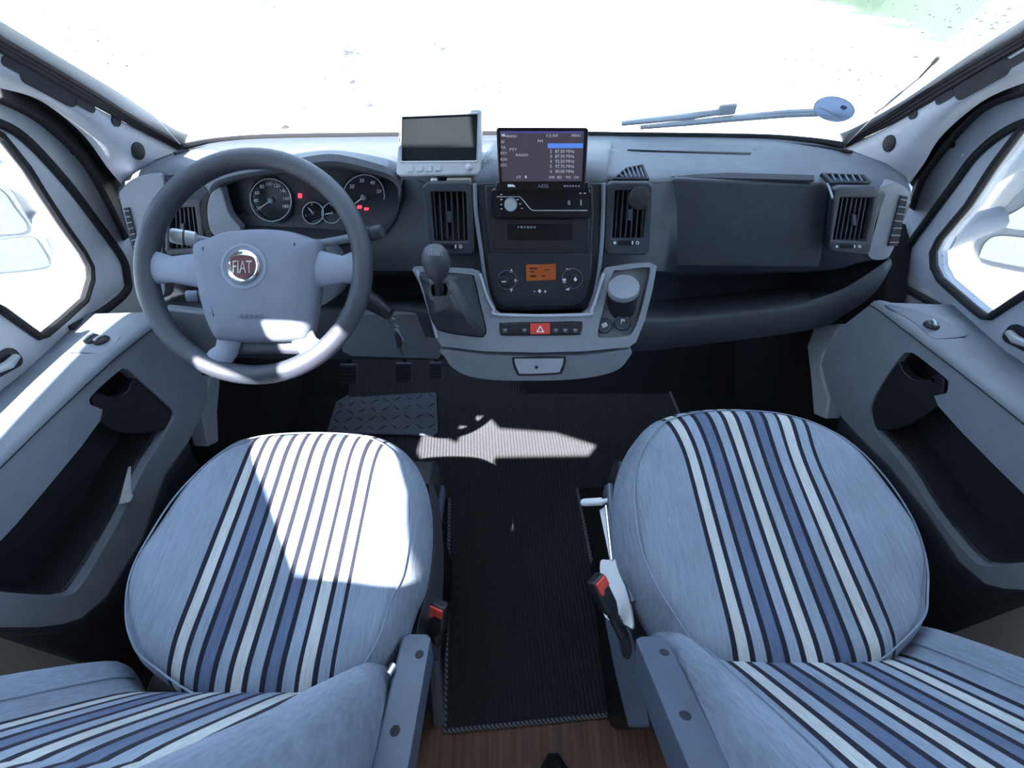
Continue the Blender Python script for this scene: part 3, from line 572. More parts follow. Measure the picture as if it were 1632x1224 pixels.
# ---- instrument cluster
KP = cross_plane((290, 0.872), (352, 0.852))
ic = tag(plate_px('instrument_cluster', sp2([(362, 300), (380, 283), (430, 272), (500, 266), (560, 270), (612, 276), (632, 300), (628, 330), (600, 352), (500, 356), (410, 356), (372, 335)], 48), KP, 0.01, 'black', dash, 0.002, 0.002))
hl = [(334, 312, 0.84), (336, 298, 0.83), (352, 285, 0.82), (400, 274, 0.812), (460, 266, 0.808), (505, 258, 0.808), (540, 257, 0.808), (590, 268, 0.812), (625, 280, 0.82), (638, 296, 0.83), (636, 318, 0.84)]
lip = smooth_poly([PY(*p) for p in hl], 60, False)
hb = smooth_poly([PY(*p) for p in [(330, 306, 0.90), (335, 280, 0.93), (352, 268, 0.95), (400, 258, 0.97), (460, 250, 0.98), (505, 244, 0.985), (545, 242, 0.985), (600, 244, 0.975), (640, 254, 0.96), (652, 275, 0.92), (645, 310, 0.90)]], 60, False)
hi = smooth_poly([PY(*p) for p in [(352, 318, 0.885), (358, 303, 0.885), (372, 292, 0.885), (405, 282, 0.885), (460, 275, 0.885), (505, 270, 0.885), (540, 270, 0.885), (590, 277, 0.885), (622, 288, 0.885), (632, 305, 0.885), (628, 322, 0.885)]], 60, False)
n = min(map(len, (lip, hb, hi))); lip, hb, hi = lip[:n], hb[:n], hi[:n]
up_ = [p + Vector((0, 0.006, 0.008)) for p in lip]; und = [p + Vector((0, 0.004, -0.006)) for p in lip]
b = MB(); b.grid([hb, [p.lerp(q, 0.5) + Vector((0, 0, 0.012)) for p, q in zip(hb, up_)], up_, lip, und, hi]); b.build('cluster_hood', 'dashtop', dash, smooth=50, solid=0.003)
# lower housing sweeping round under the dials
lo = [(326, 300, .86), (330, 345, .85), (352, 385, .835), (420, 392, .825), (500, 392, .822), (575, 388, .825), (622, 368, .835), (640, 335, .85), (642, 300, .86)]
li = [(366, 300, .868), (370, 325, .866), (392, 348, .856), (430, 355, .853), (500, 356, .852), (570, 354, .853), (606, 346, .856), (630, 325, .866), (634, 300, .868)]
A = smooth_poly([PY(*p) for p in lo], 64, False); B = smooth_poly([PY(*p) for p in li], 64, False)
b = MB(); b.grid([[p + Vector((0, .03, 0)) for p in A], A, [p.lerp(q, .35) - Vector((0, 0.018, 0)) for p, q in zip(A, B)], B]); b.build('cluster_housing', 'dark', dash, smooth=60, solid=0.003)
CK = cross_plane((300, 0.835), (372, 0.815))
plate_px('cluster_cheek', sp2([(334, 312), (350, 297), (358, 318), (366, 342), (384, 366), (360, 374), (338, 373), (330, 340)], 36), CK, 0.02, 'grey', dash, 0.0, 0.006)
plate_px('cheek_gap', sp2([(326, 308), (334, 306), (330, 325), (330, 345), (337, 374), (328, 374), (321, 345), (321, 325)], 32), CK, 0.01, 'rubber', dash, -0.004, 0.0)
kv = (KP.at(500, 300) - KP.at(500, 310)).normalized()
def dial(x, y, r, nums, a0, a1, needle):
    c = KP.at(x, y, 0.004); rr = r / F * (KP.at(x, y) - CAM).dot(FWD)
    b = MB(); b.lathe(c - KP.n * 0.002, KP.n, [(rr, 0), (rr, 0.006), (rr * 0.93, 0.006), (rr * 0.91, 0.003), (0, 0.003)], 36); d = b.build('gauge', 'gloss', ic)
    b = MB(); P = [c + KP.n * 0.004 + (U * math.cos(t * 2 * math.pi / 36) + kv * math.sin(t * 2 * math.pi / 36)) * rr * 0.98 for t in range(36)]; b.tube(P, 0.0011, 6, closed=True); b.build('gauge_ring', 'silver', d)
    for i, s in enumerate(nums):
        a = math.radians(a0 + (a1 - a0) * i / (len(nums) - 1)); text('numeral', s, c + (U * math.cos(a) + kv * math.sin(a)) * rr * 0.74 + KP.n * 0.0016, U, kv, rr * 0.16, 'print', d)
    a = math.radians(needle); e = U * math.cos(a) + kv * math.sin(a); b = MB(); b.tube([c + KP.n * 0.004 - e * rr * 0.1, c + KP.n * 0.004 + e * rr * 0.66], [0.0014, 0.0008], 6); b.build('needle', 'print', d)
    b = MB(); b.lathe(c + KP.n * 0.001, KP.n, [(rr * 0.13, 0), (rr * 0.13, 0.005), (rr * 0.1, 0.0065), (0, 0.007)], 16); b.build('needle_hub', 'grey', d)
    return c, rr
dial(433, 319, 33, ['20', '40', '60', '80', '100', '120', '140', '160', '180'], 210, -22, 213)
dial(580, 314, 34, ['0', '10', '20', '30', '40', '50', '60'], 220, -20, 216)
dial(500, 339, 17, ['E', 'F'], 200, 100, 132); dial(530, 339, 16, ['C', 'H'], 200, 100, 190)
for x, y, w, h in ((478, 312, 6, 7), (573, 330, 7, 5), (584, 333, 7, 4)):
    vv = kv; b = MB(); b.plate(rrect(KP.at(x, y, 0.0135), U, vv, w / F * 0.9, h / F * 0.9, 0.0015), -KP.n * 0.0005); b.build('warning_lamp', 'redlamp', ic)

# ---- centre pod and stack
pod = [[(748, 226, 1.12), (860, 224, 1.13), (975, 226, 1.12)], [(750, 244, 0.96), (860, 241, 0.97), (972, 244, 0.96)], [(750, 262, 0.865), (765, 258, 0.855), (860, 254, 0.85), (950, 258, 0.855), (968, 263, 0.865)],
       [(752, 280, 0.83), (768, 274, 0.82), (860, 272, 0.812), (948, 274, 0.82), (966, 280, 0.83)], [(755, 300, 0.82), (770, 298, 0.804), (860, 297, 0.80), (946, 298, 0.804), (964, 300, 0.82)]]
b = MB(); b.grid(loft_px(pod, 30)); b.build('centre_pod', 'dashtop', dash, smooth=70, solid=0.006)
SP = cross_plane((290, 0.80), (490, 0.728))
plate_px('centre_panel', [(757, 292), (962, 292), (961, 340), (958, 400), (951, 455), (944, 484), (932, 496), (804, 498), (787, 491), (776, 464), (767, 400), (759, 340)], SP, 0.035, 'stack', dash, 0.0, 0.006, seg=3)
cpn = plate_px('stack_panel', [(772, 296), (945, 296), (947, 340), (943, 400), (938, 452), (930, 478), (922, 486), (805, 488), (797, 480), (786, 455), (780, 400), (774, 340)], SP, 0.006, 'stack', dash, 0.006, 0.003)
sv_ = (SP.at(860, 400) - SP.at(860, 410)).normalized()
for L in ([(757, 292), (759, 340), (767, 400), (777, 464), (788, 492)], [(962, 292), (961, 340), (958, 400), (950, 458), (941, 486)]):
    b = MB(); b.tube(smooth_poly(SP.pts(L, 0.003), 30, False), 0.004, 8); b.build('stack_edge', 'grey', dash)
# lower slot unit
so = plate_px('slot_unit', [(785, 349), (940, 349), (938, 398), (787, 398)], SP, 0.003, 'black', dash, 0.009, 0.002, holes=[[(808, 357), (912, 357), (912, 383), (808, 383)]])
plate_px('slot_back', [(808, 357), (912, 357), (912, 383), (808, 383)], SP, 0.001, 'gloss', so, 0.0065, 0)
for i, w in enumerate((3, 5, 3, 4, 5, 4)):
    b = MB(); b.plate(rrect(SP.at(826 + i * 5.2, 362, 0.0072), U, sv_, w / F * 0.7, 0.0035, 0.0008), -SP.n * 0.0003); b.build('mark', 'faint', so)
# climate control
cl = plate_px('climate_panel', [(778, 404), (944, 403), (942, 440), (936, 470), (926, 484), (918, 488), (804, 490), (796, 486), (787, 470), (780, 440)], SP, 0.004, 'stack', dash, 0.010, 0.003)
plate_px('display', [(838, 422), (886, 421), (886, 446), (839, 448)], SP, 0.002, 'amber', cl, 0.0115, 0.0006)
for x, y, w, h in ((850, 428, 14, 3), (848, 433, 8, 2), (850, 440, 10, 4), (866, 440, 8, 2), (872, 430, 10, 2)):
    b = MB(); b.plate(rrect(SP.at(x, y, 0.0119), U, sv_, w / F * .8, h / F * .8, 0.0008), -SP.n * 0.0003); b.build('mark', 'amberdark', cl)
def knob(x, y, r, h, m, parent, off=0.010, pl=SP, n=24, cap=None):
    rr = r / F * (pl.at(x, y) - CAM).dot(FWD); b = MB(); b.lathe(pl.at(x, y, off), pl.n, [(rr, -0.002), (rr, h * 0.7), (rr * 0.85, h), (rr * 0.7, h), (0, h * 0.92)], n); return b.build('knob', m, parent)
def ringk(x, y, r, m, parent, off=0.0115, pl=SP):
    rr = r / F * (pl.at(x, y) - CAM).dot(FWD); b = MB(); b.tube(circ(pl.at(x, y, off), U, (pl.at(x, y - 5) - pl.at(x, y)).normalized(), rr, 28), 0.0009, 6, closed=True); return b.build('dial_ring', m, parent)
ringk(808, 446, 15, 'steel', cl); knob(803, 447, 8, 0.004, 'black', cl)
ringk(912, 444, 16, 'steel', cl); knob(917, 444, 7, 0.004, 'black', cl)
def icon(L, pl, off, parent, m='print'):
    b = MB(); b.plate(pl.pts(L, off), -pl.n * 0.0003); return b.build('icon', m, parent, smooth=0)
def bar(x, y, w, h): return [(x - w / 2, y - h / 2), (x + w / 2, y - h / 2), (x + w / 2, y + h / 2), (x - w / 2, y + h / 2)]
for L in (bar(803, 449, 7, 2), [(812.5, 434), (815, 428), (817.5, 434)], [(812.5, 460), (817.5, 460), (815, 466)], [(820, 444), (826, 447), (820, 450)], bar(906, 429, 7, 2), bar(899, 446, 6, 4), bar(899, 450, 6, 1.2), [(914, 446), (917, 441), (920, 446)], bar(917, 447, 4, 2), [(901, 462), (908, 457), (907, 463)], bar(852, 464.5, 3, 1.2), [(857, 464), (860, 460.5), (863, 464), (860, 467.5)], bar(869, 464.5, 4, 1.2), bar(869, 464.5, 1.2, 4)):
    icon(L, SP, 0.0146 if L[0][0] < 812 or (L[0][0] > 910 and L[0][0] < 922) else 0.0106, cl)

# ---- console bezel with gear opening and ashtray well
BZ = cross_plane((425, 0.745), (555, 0.645))
bv = (BZ.at(850, 480) - BZ.at(850, 490)).normalized()
bezel = [(660, 425), (676, 424), (752, 428), (764, 432), (772, 466), (783, 488), (797, 499), (860, 501), (930, 499), (942, 490), (950, 468), (958, 440), (966, 426), (1004, 420), (1036, 418), (1047, 424), (1040, 462), (1028, 510), (1014, 545), (1003, 553), (930, 560), (855, 562), (770, 560), (704, 552), (694, 538), (676, 470), (657, 430)]
gear_hole = sp2([(668, 436), (700, 434), (750, 438), (757, 446), (766, 485), (775, 524), (773, 534), (763, 538), (715, 531), (693, 522), (684, 500), (674, 462)], 48)
ash_hole = sp2([(976, 436), (990, 431), (1030, 426), (1036, 432), (1030, 462), (1018, 508), (1008, 530), (996, 536), (958, 538), (953, 528), (962, 490)], 48)
bz = plate_px('console_bezel', bezel, BZ, 0.035, 'grey', dash, 0.0, 0.005, holes=[gear_hole, ash_hole], seg=3)
for h, dpt, m, nm in ((gear_hole, 0.03, 'grey', 'gear_well'), (ash_hole, 0.018, 'grey', 'ashtray_well')):
    g = BZ.pts(h); b = MB(); b.grid([[p - BZ.n * 0.003 for p in g], [p - BZ.n * dpt for p in g]], closed=True); b.plate([p - BZ.n * dpt for p in g], -BZ.n * 0.002); b.build(nm, m, dash, smooth=30)
for L in ([(664, 430), (677, 470), (697, 538)], [(765, 436), (775, 470), (786, 492), (798, 502), (930, 502), (943, 494), (953, 468), (962, 436)]):
    b = MB(); b.tube(smooth_poly(BZ.pts(L, 0.0012), 40, False), 0.0032, 8); b.build('bezel_edge', 'pillar', dash)
# switch row
sr = plate_px('switch_row', sp2([(796, 517), (802, 514), (860, 513), (921, 512), (928, 516), (926, 530), (918, 534), (860, 535), (805, 535), (797, 531)], 40), BZ, 0.004, 'black', dash, 0.002, 0.001)
for i, (x0, x1) in enumerate(((799, 811), (812, 828), (829, 843), (845, 877), (879, 893), (894, 908), (909, 925))):
    bt = plate_px('hazard_button' if i == 3 else 'push_button', [(x0, 515.5), (x1, 515), (x1, 532.5), (x0, 533)], BZ, 0.004, 'red' if i == 3 else 'black', sr, 0.0045, 0.0012)
    if i == 3:
        t0 = [(861, 518.5), (867.5, 529.5), (854.5, 529.5)]; t1 = [(861, 521.5), (864.8, 528), (857.2, 528)]
        b = MB(); b.plate(BZ.pts(t0, 0.0049), -BZ.n * 0.0003, [BZ.pts(t1, 0.0049)]); b.build('triangle_mark', 'print', bt, smooth=0)
    elif i != 1: icon(bar((x0 + x1) / 2, 525.5, 6, 3), BZ, 0.0049, bt, 'faint'); icon(bar((x0 + x1) / 2, 528.5, 4, 1), BZ, 0.0049, bt, 'faint')
# two round sockets
for x, y, r in ((963, 519, 12), (991, 514, 13)):
    pl = Plane(BZ.p - BZ.n * 0.018, BZ.n); k_ = knob(x, y, r, 0.012, 'dark', dash, 0.0, pl); k_.name = 'power_socket'; ringk(x, y, r * 0.8, 'steel', k_, 0.0125, pl)
    icon([(x - 5, y - 2), (x + 3, y - 6), (x + 6, y), (x - 2, y + 4)] if x < 980 else [(x - 2, y + 3), (x - 1, y - 6), (x + 5, y - 5), (x + 5, y - 1), (x + 2, y - 3)], pl, 0.0128, k_, 'silver')
# drawer below
DW = cross_plane((556, 0.648), (608, 0.628))
dwr = plate_px('console_drawer', sp2([(704, 558), (780, 566), (860, 568), (940, 566), (1004, 558), (1000, 575), (985, 590), (955, 600), (910, 606), (850, 608), (790, 607), (748, 601), (722, 588), (710, 572)], 60), DW, 0.10, 'grey', dash, 0.0, 0.010, seg=4)
plate_px('handle_recess', sp2([(816, 572), (828, 569.5), (892, 569), (902, 571.5), (897, 592), (888, 597), (833, 599), (823, 595)], 32), DW, 0.003, 'cavity', dwr, 0.0015, 0.0)
dwh = plate_px('drawer_handle', sp2([(820, 574), (830, 572.5), (890, 572), (898, 573.5), (893, 590), (886, 594), (834, 596), (826, 592)], 32), DW, 0.004, 'pillar', dwr, 0.004, 0.0015)
b = MB(); b.lathe(DW.at(855, 585, 0.004), DW.n, [(0.004, -0.002), (0.004, 0.001), (0.002, 0.0012), (0, 0)], 14); b.build('lock', 'dark', dwh)
# underside / body of the console behind bezel and drawer
b = MB(); co = BZ.pts([(664, 436), (1040, 430), (1008, 540), (700, 540)], -0.03); ba = [p + Vector((0, 0.16, -0.03)) for p in co]
b.grid([co, ba], closed=True); b.build('console_body', 'dark', dash, solid=0.004)

# ---- steering column
col = thing('steering_column', 'grey column shroud with stalks and ignition behind the steering wheel', 'steering column', (-0.436, 0.72, 0.86))
WC = CAM + (FWD + RT * (-410 / F) + UPV * (187 / F)) * 0.723; WN = -FWD; WU = UPV; k = 0.723 / F
def wp_(px, py, h=0.0): return WC + U * ((px - 406) * k) + WU * ((425 - py) * k) + WN * h
b = MB(); rr = []
for h, sx, sy, oy in ((-0.045, 0.060, 0.048, 0.0), (-0.06, 0.082, 0.066, 0.004), (-0.12, 0.080, 0.070, 0.022), (-0.19, 0.072, 0.066, 0.048), (-0.25, 0.06, 0.06, 0.07)):
    rr.append([WC + WN * h + WU * (oy - 0.002) + U * (0.008 + sx * math.copysign(abs(math.cos(a)) ** 0.6, math.cos(a))) + WU * sy * math.copysign(abs(math.sin(a)) ** 0.6, math.sin(a)) for a in [2 * math.pi * i / 32 for i in range(32)]])
o = b.grid(rr, closed=True); b.cap(o, 32, True); b.build('shroud', 'grey', col, smooth=50)
def stalk(L, r, m, ring=True, nm='stalk'):
    P = [PY(*p) for p in L]; b = MB(); b.tube(smooth_poly(P, 16, False), 0.0075, 12); s = b.build(nm, 'spoke', col)
    d = (P[-1] - P[-2]).normalized(); b = MB(); b.lathe(P[-1] - d * 0.018, d, [(0.008, 0), (r, 0.004), (r, 0.018), (r * 0.93, 0.0185), (r * 0.93, 0.021), (r, 0.0215), (r * 0.98, 0.036), (r * 0.8, 0.04), (0, 0.041)], 20); t = b.build('stalk_end', m, s)
    b = MB(); b.tube(circ(P[-1] + d * 0.0025, d.orthogonal().normalized(), d.cross(d.orthogonal().normalized()), r * 1.0, 20), 0.0011, 6, closed=True); b.build('stalk_ring', 'black', t)
stalk([(400, 400, 0.74), (345, 387, 0.725), (296, 379, 0.71)], 0.0135, 'silver')
stalk([(470, 395, 0.74), (540, 383, 0.73), (592, 372, 0.722)], 0.0125, 'dark')
stalk([(380, 470, 0.72), (340, 472, 0.71), (318, 472, 0.70)], 0.0115, 'spoke')
# ignition barrel
b = MB(); P = [PY(575, 470, 0.72), PY(600, 485, 0.70), PY(622, 501, 0.685)]; b.tube(P, [0.022, 0.018, 0.013], 16); b.build('ignition_lock', 'black', col)

# ---- steering wheel
sw = thing('steering_wheel', 'dark four-spoke steering wheel with round maker badge', 'steering wheel', WC)
RW = 0.1835
b = MB(); ring = []
for i in range(72):
    a = 2 * math.pi * i / 72; c = WC + (U * math.cos(a) + WU * math.sin(a)) * RW; e = U * math.cos(a) + WU * math.sin(a)
    ring.append([c + (e * math.cos(t) * 0.0165 + WN * math.sin(t) * 0.018) for t in [2 * math.pi * q / 16 for q in range(16)]])
ring.append(ring[0]); b.grid(ring, closed=True); b.build('rim', 'wheel', sw, smooth=80)
def wplate(name, L, h, th, m, parent, bevel=0.006, seg=3, holes=(), sm=True):
    P = [wp_(x, y, h) for x, y in (sp2(L, 48) if sm else L)]; b = MB(); b.plate(P, -WN * th, [[wp_(x, y, h) for x, y in hh] for hh in holes]); return b.build(name, m, parent, bevel=bevel, seg=seg)
def wloft(name, sections, m, parent):      # sections: ((x,y) centre px, half width px across, height, thickness)
    rows = []
    for i, (cx, cy, hw, h, th) in enumerate(sections):
        q = sections[min(i + 1, len(sections) - 1)]; p = sections[max(i - 1, 0)]; d = Vector((q[0] - p[0], -(q[1] - p[1]), 0)).normalized(); nx, ny = -d.y, d.x
        rows.append([WC + U * ((cx - 406) * k + nx * hw * k * math.cos(t)) + WU * ((425 - cy) * k + ny * hw * k * math.cos(t)) + WN * (h + th * math.sin(t)) for t in [2 * math.pi * j / 20 for j in range(20)]])
    b = MB(); o = b.grid(rows, closed=True); b.cap(o, 20, True); b.cap(o + (len(rows) - 1) * 20, 20); return b.build(name, m, parent, smooth=60)
wloft('spoke', [(228, 425, 34, -0.002, 0.010), (246, 427, 27, -0.001, 0.010), (275, 430, 21, 0.002, 0.010), (318, 432, 27, 0.006, 0.012), (345, 432, 34, 0.004, 0.012)], 'spoke', sw)
wloft('spoke', [(584, 425, 34, -0.002, 0.010), (566, 427, 27, -0.001, 0.010), (548, 430, 22, 0.002, 0.010), (510, 430, 30, 0.006, 0.012), (470, 432, 36, 0.004, 0.012)], 'spoke', sw)
wloft('spoke', [(344, 580, 22, 0.0, 0.010), (350, 571, 20, 0.0, 0.010), (362, 560, 18, 0.002, 0.010), (372, 530, 20, 0.004, 0.010), (385, 500, 24, 0.004, 0.010)], 'spoke', sw)
wloft('spoke', [(504, 564, 22, 0.0, 0.010), (498, 557, 20, 0.0, 0.010), (490, 548, 18, 0.002, 0.010), (477, 526, 20, 0.004, 0.010), (460, 500, 24, 0.004, 0.010)], 'spoke', sw)
wloft('lower_bridge', [(360, 552, 14, -0.006, 0.010), (400, 552, 12, -0.008, 0.008), (450, 552, 12, -0.008, 0.008), (496, 552, 14, -0.006, 0.010)], 'wheel', sw)
padL = [(340, 385), (370, 374), (420, 370), (465, 373), (505, 386), (513, 394), (511, 440), (502, 505), (495, 533), (485, 542), (430, 545), (365, 544), (350, 536), (335, 500), (322, 440), (318, 400), (325, 390)]
P = sp2(padL, 64); cxy = (416, 455); rows = []
for s, h in ((1.02, -0.012), (1.02, 0.006), (0.985, 0.017), (0.92, 0.0235), (0.75, 0.0275), (0.5, 0.030), (0.25, 0.031)):
    rows.append([wp_(cxy[0] + (x - cxy[0]) * s, cxy[1] + (y - cxy[1]) * s, h) for x, y in P])
b = MB(); o = b.grid(rows, closed=True); n = len(P); b.cap(o + (len(rows) - 1) * n, n); pad = b.build('airbag_pad', 'pad', sw, smooth=60)
for L in ([(341, 402), (345, 430), (352, 470), (358, 508)], [(482, 395), (481, 430), (477, 470), (472, 512)]):
    b = MB(); b.tube([wp_(x, y, 0.0262) for x, y in L], 0.0011, 6); b.build('pad_groove', 'cavity', pad)
b = MB(); b.lathe(wp_(407, 433, 0.026), WN, [(0.037, 0), (0.037, 0.0055), (0.034, 0.0062), (0.030, 0.004), (0, 0.004)], 40); bs = b.build('badge', 'spoke', pad)
b = MB(); b.lathe(wp_(407, 433, 0.030), WN, [(0.0265, 0), (0.0265, 0.003), (0.024, 0.0048), (0.0205, 0.003), (0, 0.003)], 36); b.build('badge_rim', 'chrome', bs)
sh = sp2([(390, 420), (407, 416), (423, 420), (425, 433), (420, 447), (407, 452), (394, 447), (389, 433)], 40); b = MB(); b.plate([wp_(x, y, 0.0345) for x, y in sh], -WN * 0.002); b.build('badge_shield', 'badge', bs, bevel=0.0008)
text('lettering', 'FIAT', wp_(407, 434, 0.0347), U, WU, 0.020, 'chrome', bs, w=0.031)
text('lettering', 'AIRBAG', wp_(418, 509, 0.0300), U, WU, 0.0065, 'wheel', pad, w=0.040)

# ================================================================ things on and around the dashboard
MP = cross_plane((180, 0.875), (280, 0.815)); mn = MP.n
mo = thing('monitor', 'silver reversing camera monitor with blank screen on the dashboard', 'monitor', MP.at(700, 280))
mq = [(638, 184), (642, 181), (764, 173), (768, 177), (766, 274), (761, 279), (637, 281), (631, 276)]
mc = [MP.at(x, y, 0.0) for x, y in mq]
b = MB(); b.plate(mc, -mn * 0.028, [MP.pts([(640.5, 186), (761, 181), (759, 256), (639.5, 257)])]); cs = b.build('casing', 'silver', mo, bevel=0.003, seg=3)
b = MB(); b.plate(MP.pts([(640.5, 186), (761, 181), (759, 256), (639.5, 257)], -0.004), -mn * 0.003); b.build('screen', 'screenoff', mo)
b = MB(); sq = MP.pts([(639.5, 185), (762, 180), (760, 257), (638.5, 258)], 0.0005); b.tube(sq, 0.0014, 6, closed=True); b.build('screen_surround', 'white', mo)
mv = (MP.at(700, 200) - MP.at(700, 210)).normalized(); mu = (MP.at(760, 179) - MP.at(640, 184)).normalized()
for i, x in enumerate((653, 668, 683, 698)):
    b = MB(); b.plate(rrect(MP.at(x, 269.5 - i * 0.5, 0.0025), mu, mv, 0.0115, 0.0085, 0.001), -mn * 0.003); b.build('push_button', 'silver', mo, bevel=0.0008)
b = MB(); b.lathe(MP.at(747, 267, 0), mn, [(0.0055, -0.001), (0.0055, 0.002), (0.004, 0.003), (0, 0.003)], 18); b.build('power_button', 'silver', mo)
for i in range(8):
    b = MB(); b.plate(rrect(MP.at(687 + i * 3.2, 178.3 - i * 0.2, 0.0006), mu, mv, 0.0026, 0.0024, 0.0004), -mn * 0.0003); b.build('mark', 'steel', mo)
b = MB(); q0 = MP.at(704, 278, -0.014); b.tube([q0, q0 + Vector((0, 0.004, -0.02)), q0 + Vector((0.0, 0.015, -0.035))], 0.011, 12); b.build('mount_foot', 'black', mo)
b = MB(); b.plate(rrect(PY(722, 287, 0.825), U, Vector((0, 0.5, 0.86)).normalized(), 0.085, 0.008, 0.003), Vector((0, 0.03, -0.004))); b.build('mount_plate', 'chrome', mo, bevel=0.001)
b = MB(); b.tube(smooth_poly([PY(768, 283, 0.83), PY(771, 265, 0.845), PY(776, 247, 0.86), PY(781, 240, 0.875)], 16, False), 0.0045, 10); b.build('mount_arm', 'silver', mo)

# radio with pop-up screen
rd = thing('car_radio', 'black car radio with raised touch screen showing station list', 'radio', SP.at(862, 345))
fa = plate_px('face', [(783, 305), (785, 300), (939, 300), (942, 305), (942, 344), (938, 348), (787, 348), (783, 344)], SP, 0.04, 'gloss', rd, 0.022, 0.003)
knob(814, 325.5, 10, 0.010, 'silver', fa, 0.022)
b = MB(); b.tube(SP.pts([(792, 313.5), (828, 313.5), (833, 318), (845, 333), (850, 335.5), (936, 335.5)], 0.0225), 0.0010, 6); b.build('trim_line', 'silver', fa)
plate_px('small_display', [(851, 319), (913, 318.5), (912, 331), (856, 331.5)], SP, 0.001, 'screenoff', fa, 0.0228, 0.0004)
for x, y in ((799, 318), (799, 326), (799, 333), (825, 318), (829, 325), (832, 332), (799, 310), (925, 308), (932, 308)): icon(bar(x, y, 3.0, 1.4), SP, 0.0226, fa, 'print')
icon(bar(926, 323, 2, 9), SP, 0.0228, fa, 'silver'); icon(bar(907, 323, 4, 7), SP, 0.0232, fa, 'faint')
plate_px('screen_tray', [(791, 290), (938, 290), (940, 303), (789, 303)], SP, 0.05, 'gloss', rd, 0.030, 0.002)
PSC = cross_plane((203, 0.790), (300, 0.762))
cs = plate_px('screen_casing', [(791, 206), (794, 203), (935, 203.5), (938, 207), (933, 301), (930, 304), (798, 304), (795, 301)], PSC, 0.012, 'gloss', rd, 0.0, 0.0015)
scn = plate_px('screen', [(797, 209), (931, 209), (927, 289), (800, 289)], PSC, 0.0006, 'screen', rd, 0.0008, 0)
pv = (PSC.at(860, 240) - PSC.at(860, 250)).normalized()
icon([(797.2, 209.2), (930.8, 209.2), (930.4, 212.6), (797.3, 212.6)], PSC, 0.0013, scn, 'screenhead')
icon([(873, 228.5), (929.5, 228.5), (929, 236), (873, 236.2)], PSC, 0.0014, scn, 'screenblue')
def st(s, x, y, h, w): text('screen_text', s, PSC.at(x, y, 0.0014), U, pv, h / F * 0.92, 'screentext', scn, w / F * 0.92)
for i, s in enumerate(('87.50 MHz', '87.50 MHz', '92.50 MHz', '97.75 MHz', '00.00 MHz')): st(s, 900, 241 + i * 8, 3.6, 24); st(str(i + 2), 878, 241 + i * 8, 3.6, 2.2)
for s, x, y, w in (('RADIO', 816, 217, 12), ('12:50', 880, 216, 14), ('MENU', 918, 216, 11), ('AF', 801, 226, 5), ('TA', 802, 235, 6), ('PTY', 803, 244.5, 8), ('EON', 803, 254, 8), ('LOC', 803, 263, 8), ('PTY', 818, 238.5, 9), ('RADIO', 832, 247, 15), ('FM', 861, 225, 6), ('ST', 827, 282.5, 6), ('1', 838, 282, 2), ('AMS', 879, 282.5, 8), ('BD', 892, 282.5, 6), ('EQ', 906, 282.5, 6), ('DX', 919, 282.5, 6)): st(s, x, y, 3.0, w)
icon(bar(802, 215, 6, 3), PSC, 0.0014, scn, 'screentext'); icon(bar(804, 217, 8, 1), PSC, 0.0014, scn, 'screentext')
text('lettering', 'AEG', PSC.at(865, 296.5, 0.0006), U, pv, 4.2 / F * 0.9, 'faint', rd, 14 / F * 0.9)
icon([(809, 294), (818, 294), (822, 298), (809, 298)], PSC, 0.0006, rd, 'print')
for i in range(6): icon(bar(900 + i * 4.5, 296.5, 3, 2.4), PSC, 0.0006, rd, 'faint')

# round phone mount clipped into the right centre vent
pm = thing('phone_mount', 'round black magnetic phone mount clipped to air vent', 'phone mount', PY(1018, 317, 0.775))
nn = Vector((-0.05, -0.86, 0.5)).normalized(); c = PY(1019, 316, 0.772)
b = MB(); b.lathe(c, nn, [(0.006, -0.03), (0.006, -0.008), (0.0185, -0.007), (0.0195, -0.003), (0.0195, 0.004), (0.017, 0.006), (0, 0.006)], 32); b.build('magnet_head', 'rubber', pm, smooth=40)
b = MB(); b.tube([c - nn * 0.028, c - nn * 0.008], 0.008, 12); b.build('clip', 'black', pm)

# ashtray tub
ac = PY(991, 487, 0.715); at_ = (PY(994, 458, 0.700) - ac); h = at_.length; at_.normalize()
ash = thing('ashtray', 'round grey lidded ashtray tub standing in the console well', 'ashtray', ac)
b = MB(); b.lathe(ac - at_ * 0.015, at_, [(0.027, 0), (0.0285, 0.01), (0.030, h + 0.008)], 36); b.build('tub', 'black', ash)
b = MB(); b.lathe(ac - at_ * 0.015, at_, [(0.0306, h + 0.006), (0.0306, h + 0.015), (0.029, h + 0.018), (0, h + 0.0185)], 36); b.build('lid', 'grey', ash)

# gear lever
gk = PY(695, 418, 0.628); gb = PY(712, 500, 0.690); gt = PY(700, 462, 0.645)
gl = thing('gear_lever', 'gear lever with ribbed ball knob and black leather gaiter', 'gear lever', gb)
axis = (gk - gt).normalized()
hole3 = BZ.pts(gear_hole, -0.006); n = len(hole3); cen = sum(hole3, Vector()) / n; rows = []
for j in range(12):
    t = j / 11; row = []
    for i, p in enumerate(hole3):
        a = 2 * math.pi * i / n; e = (p - cen); tgt = gt + (e.normalized() * 0.014)
        s = t ** 0.75; q = p.lerp(tgt, s) + BZ.n * (0.022 * math.sin(math.pi * t) * (1.0 + 0.0 * a))
        wob = (0.0035 + 0.004 * t * t) * math.sin(a * 5 + t * 9) * math.sin(math.pi * min(1, t * 1.1)) + 0.0022 * math.sin(t * 34 + 2 * math.sin(a * 2)) * t
        row.append(q + e.normalized() * wob)
    rows.append(row)
b = MB(); b.grid(rows, closed=True); b.build('gaiter', 'leather', gl, smooth=80)
b = MB(); b.tube([gt - axis * 0.02, gk], 0.009, 12); b.build('shaft', 'black', gl)
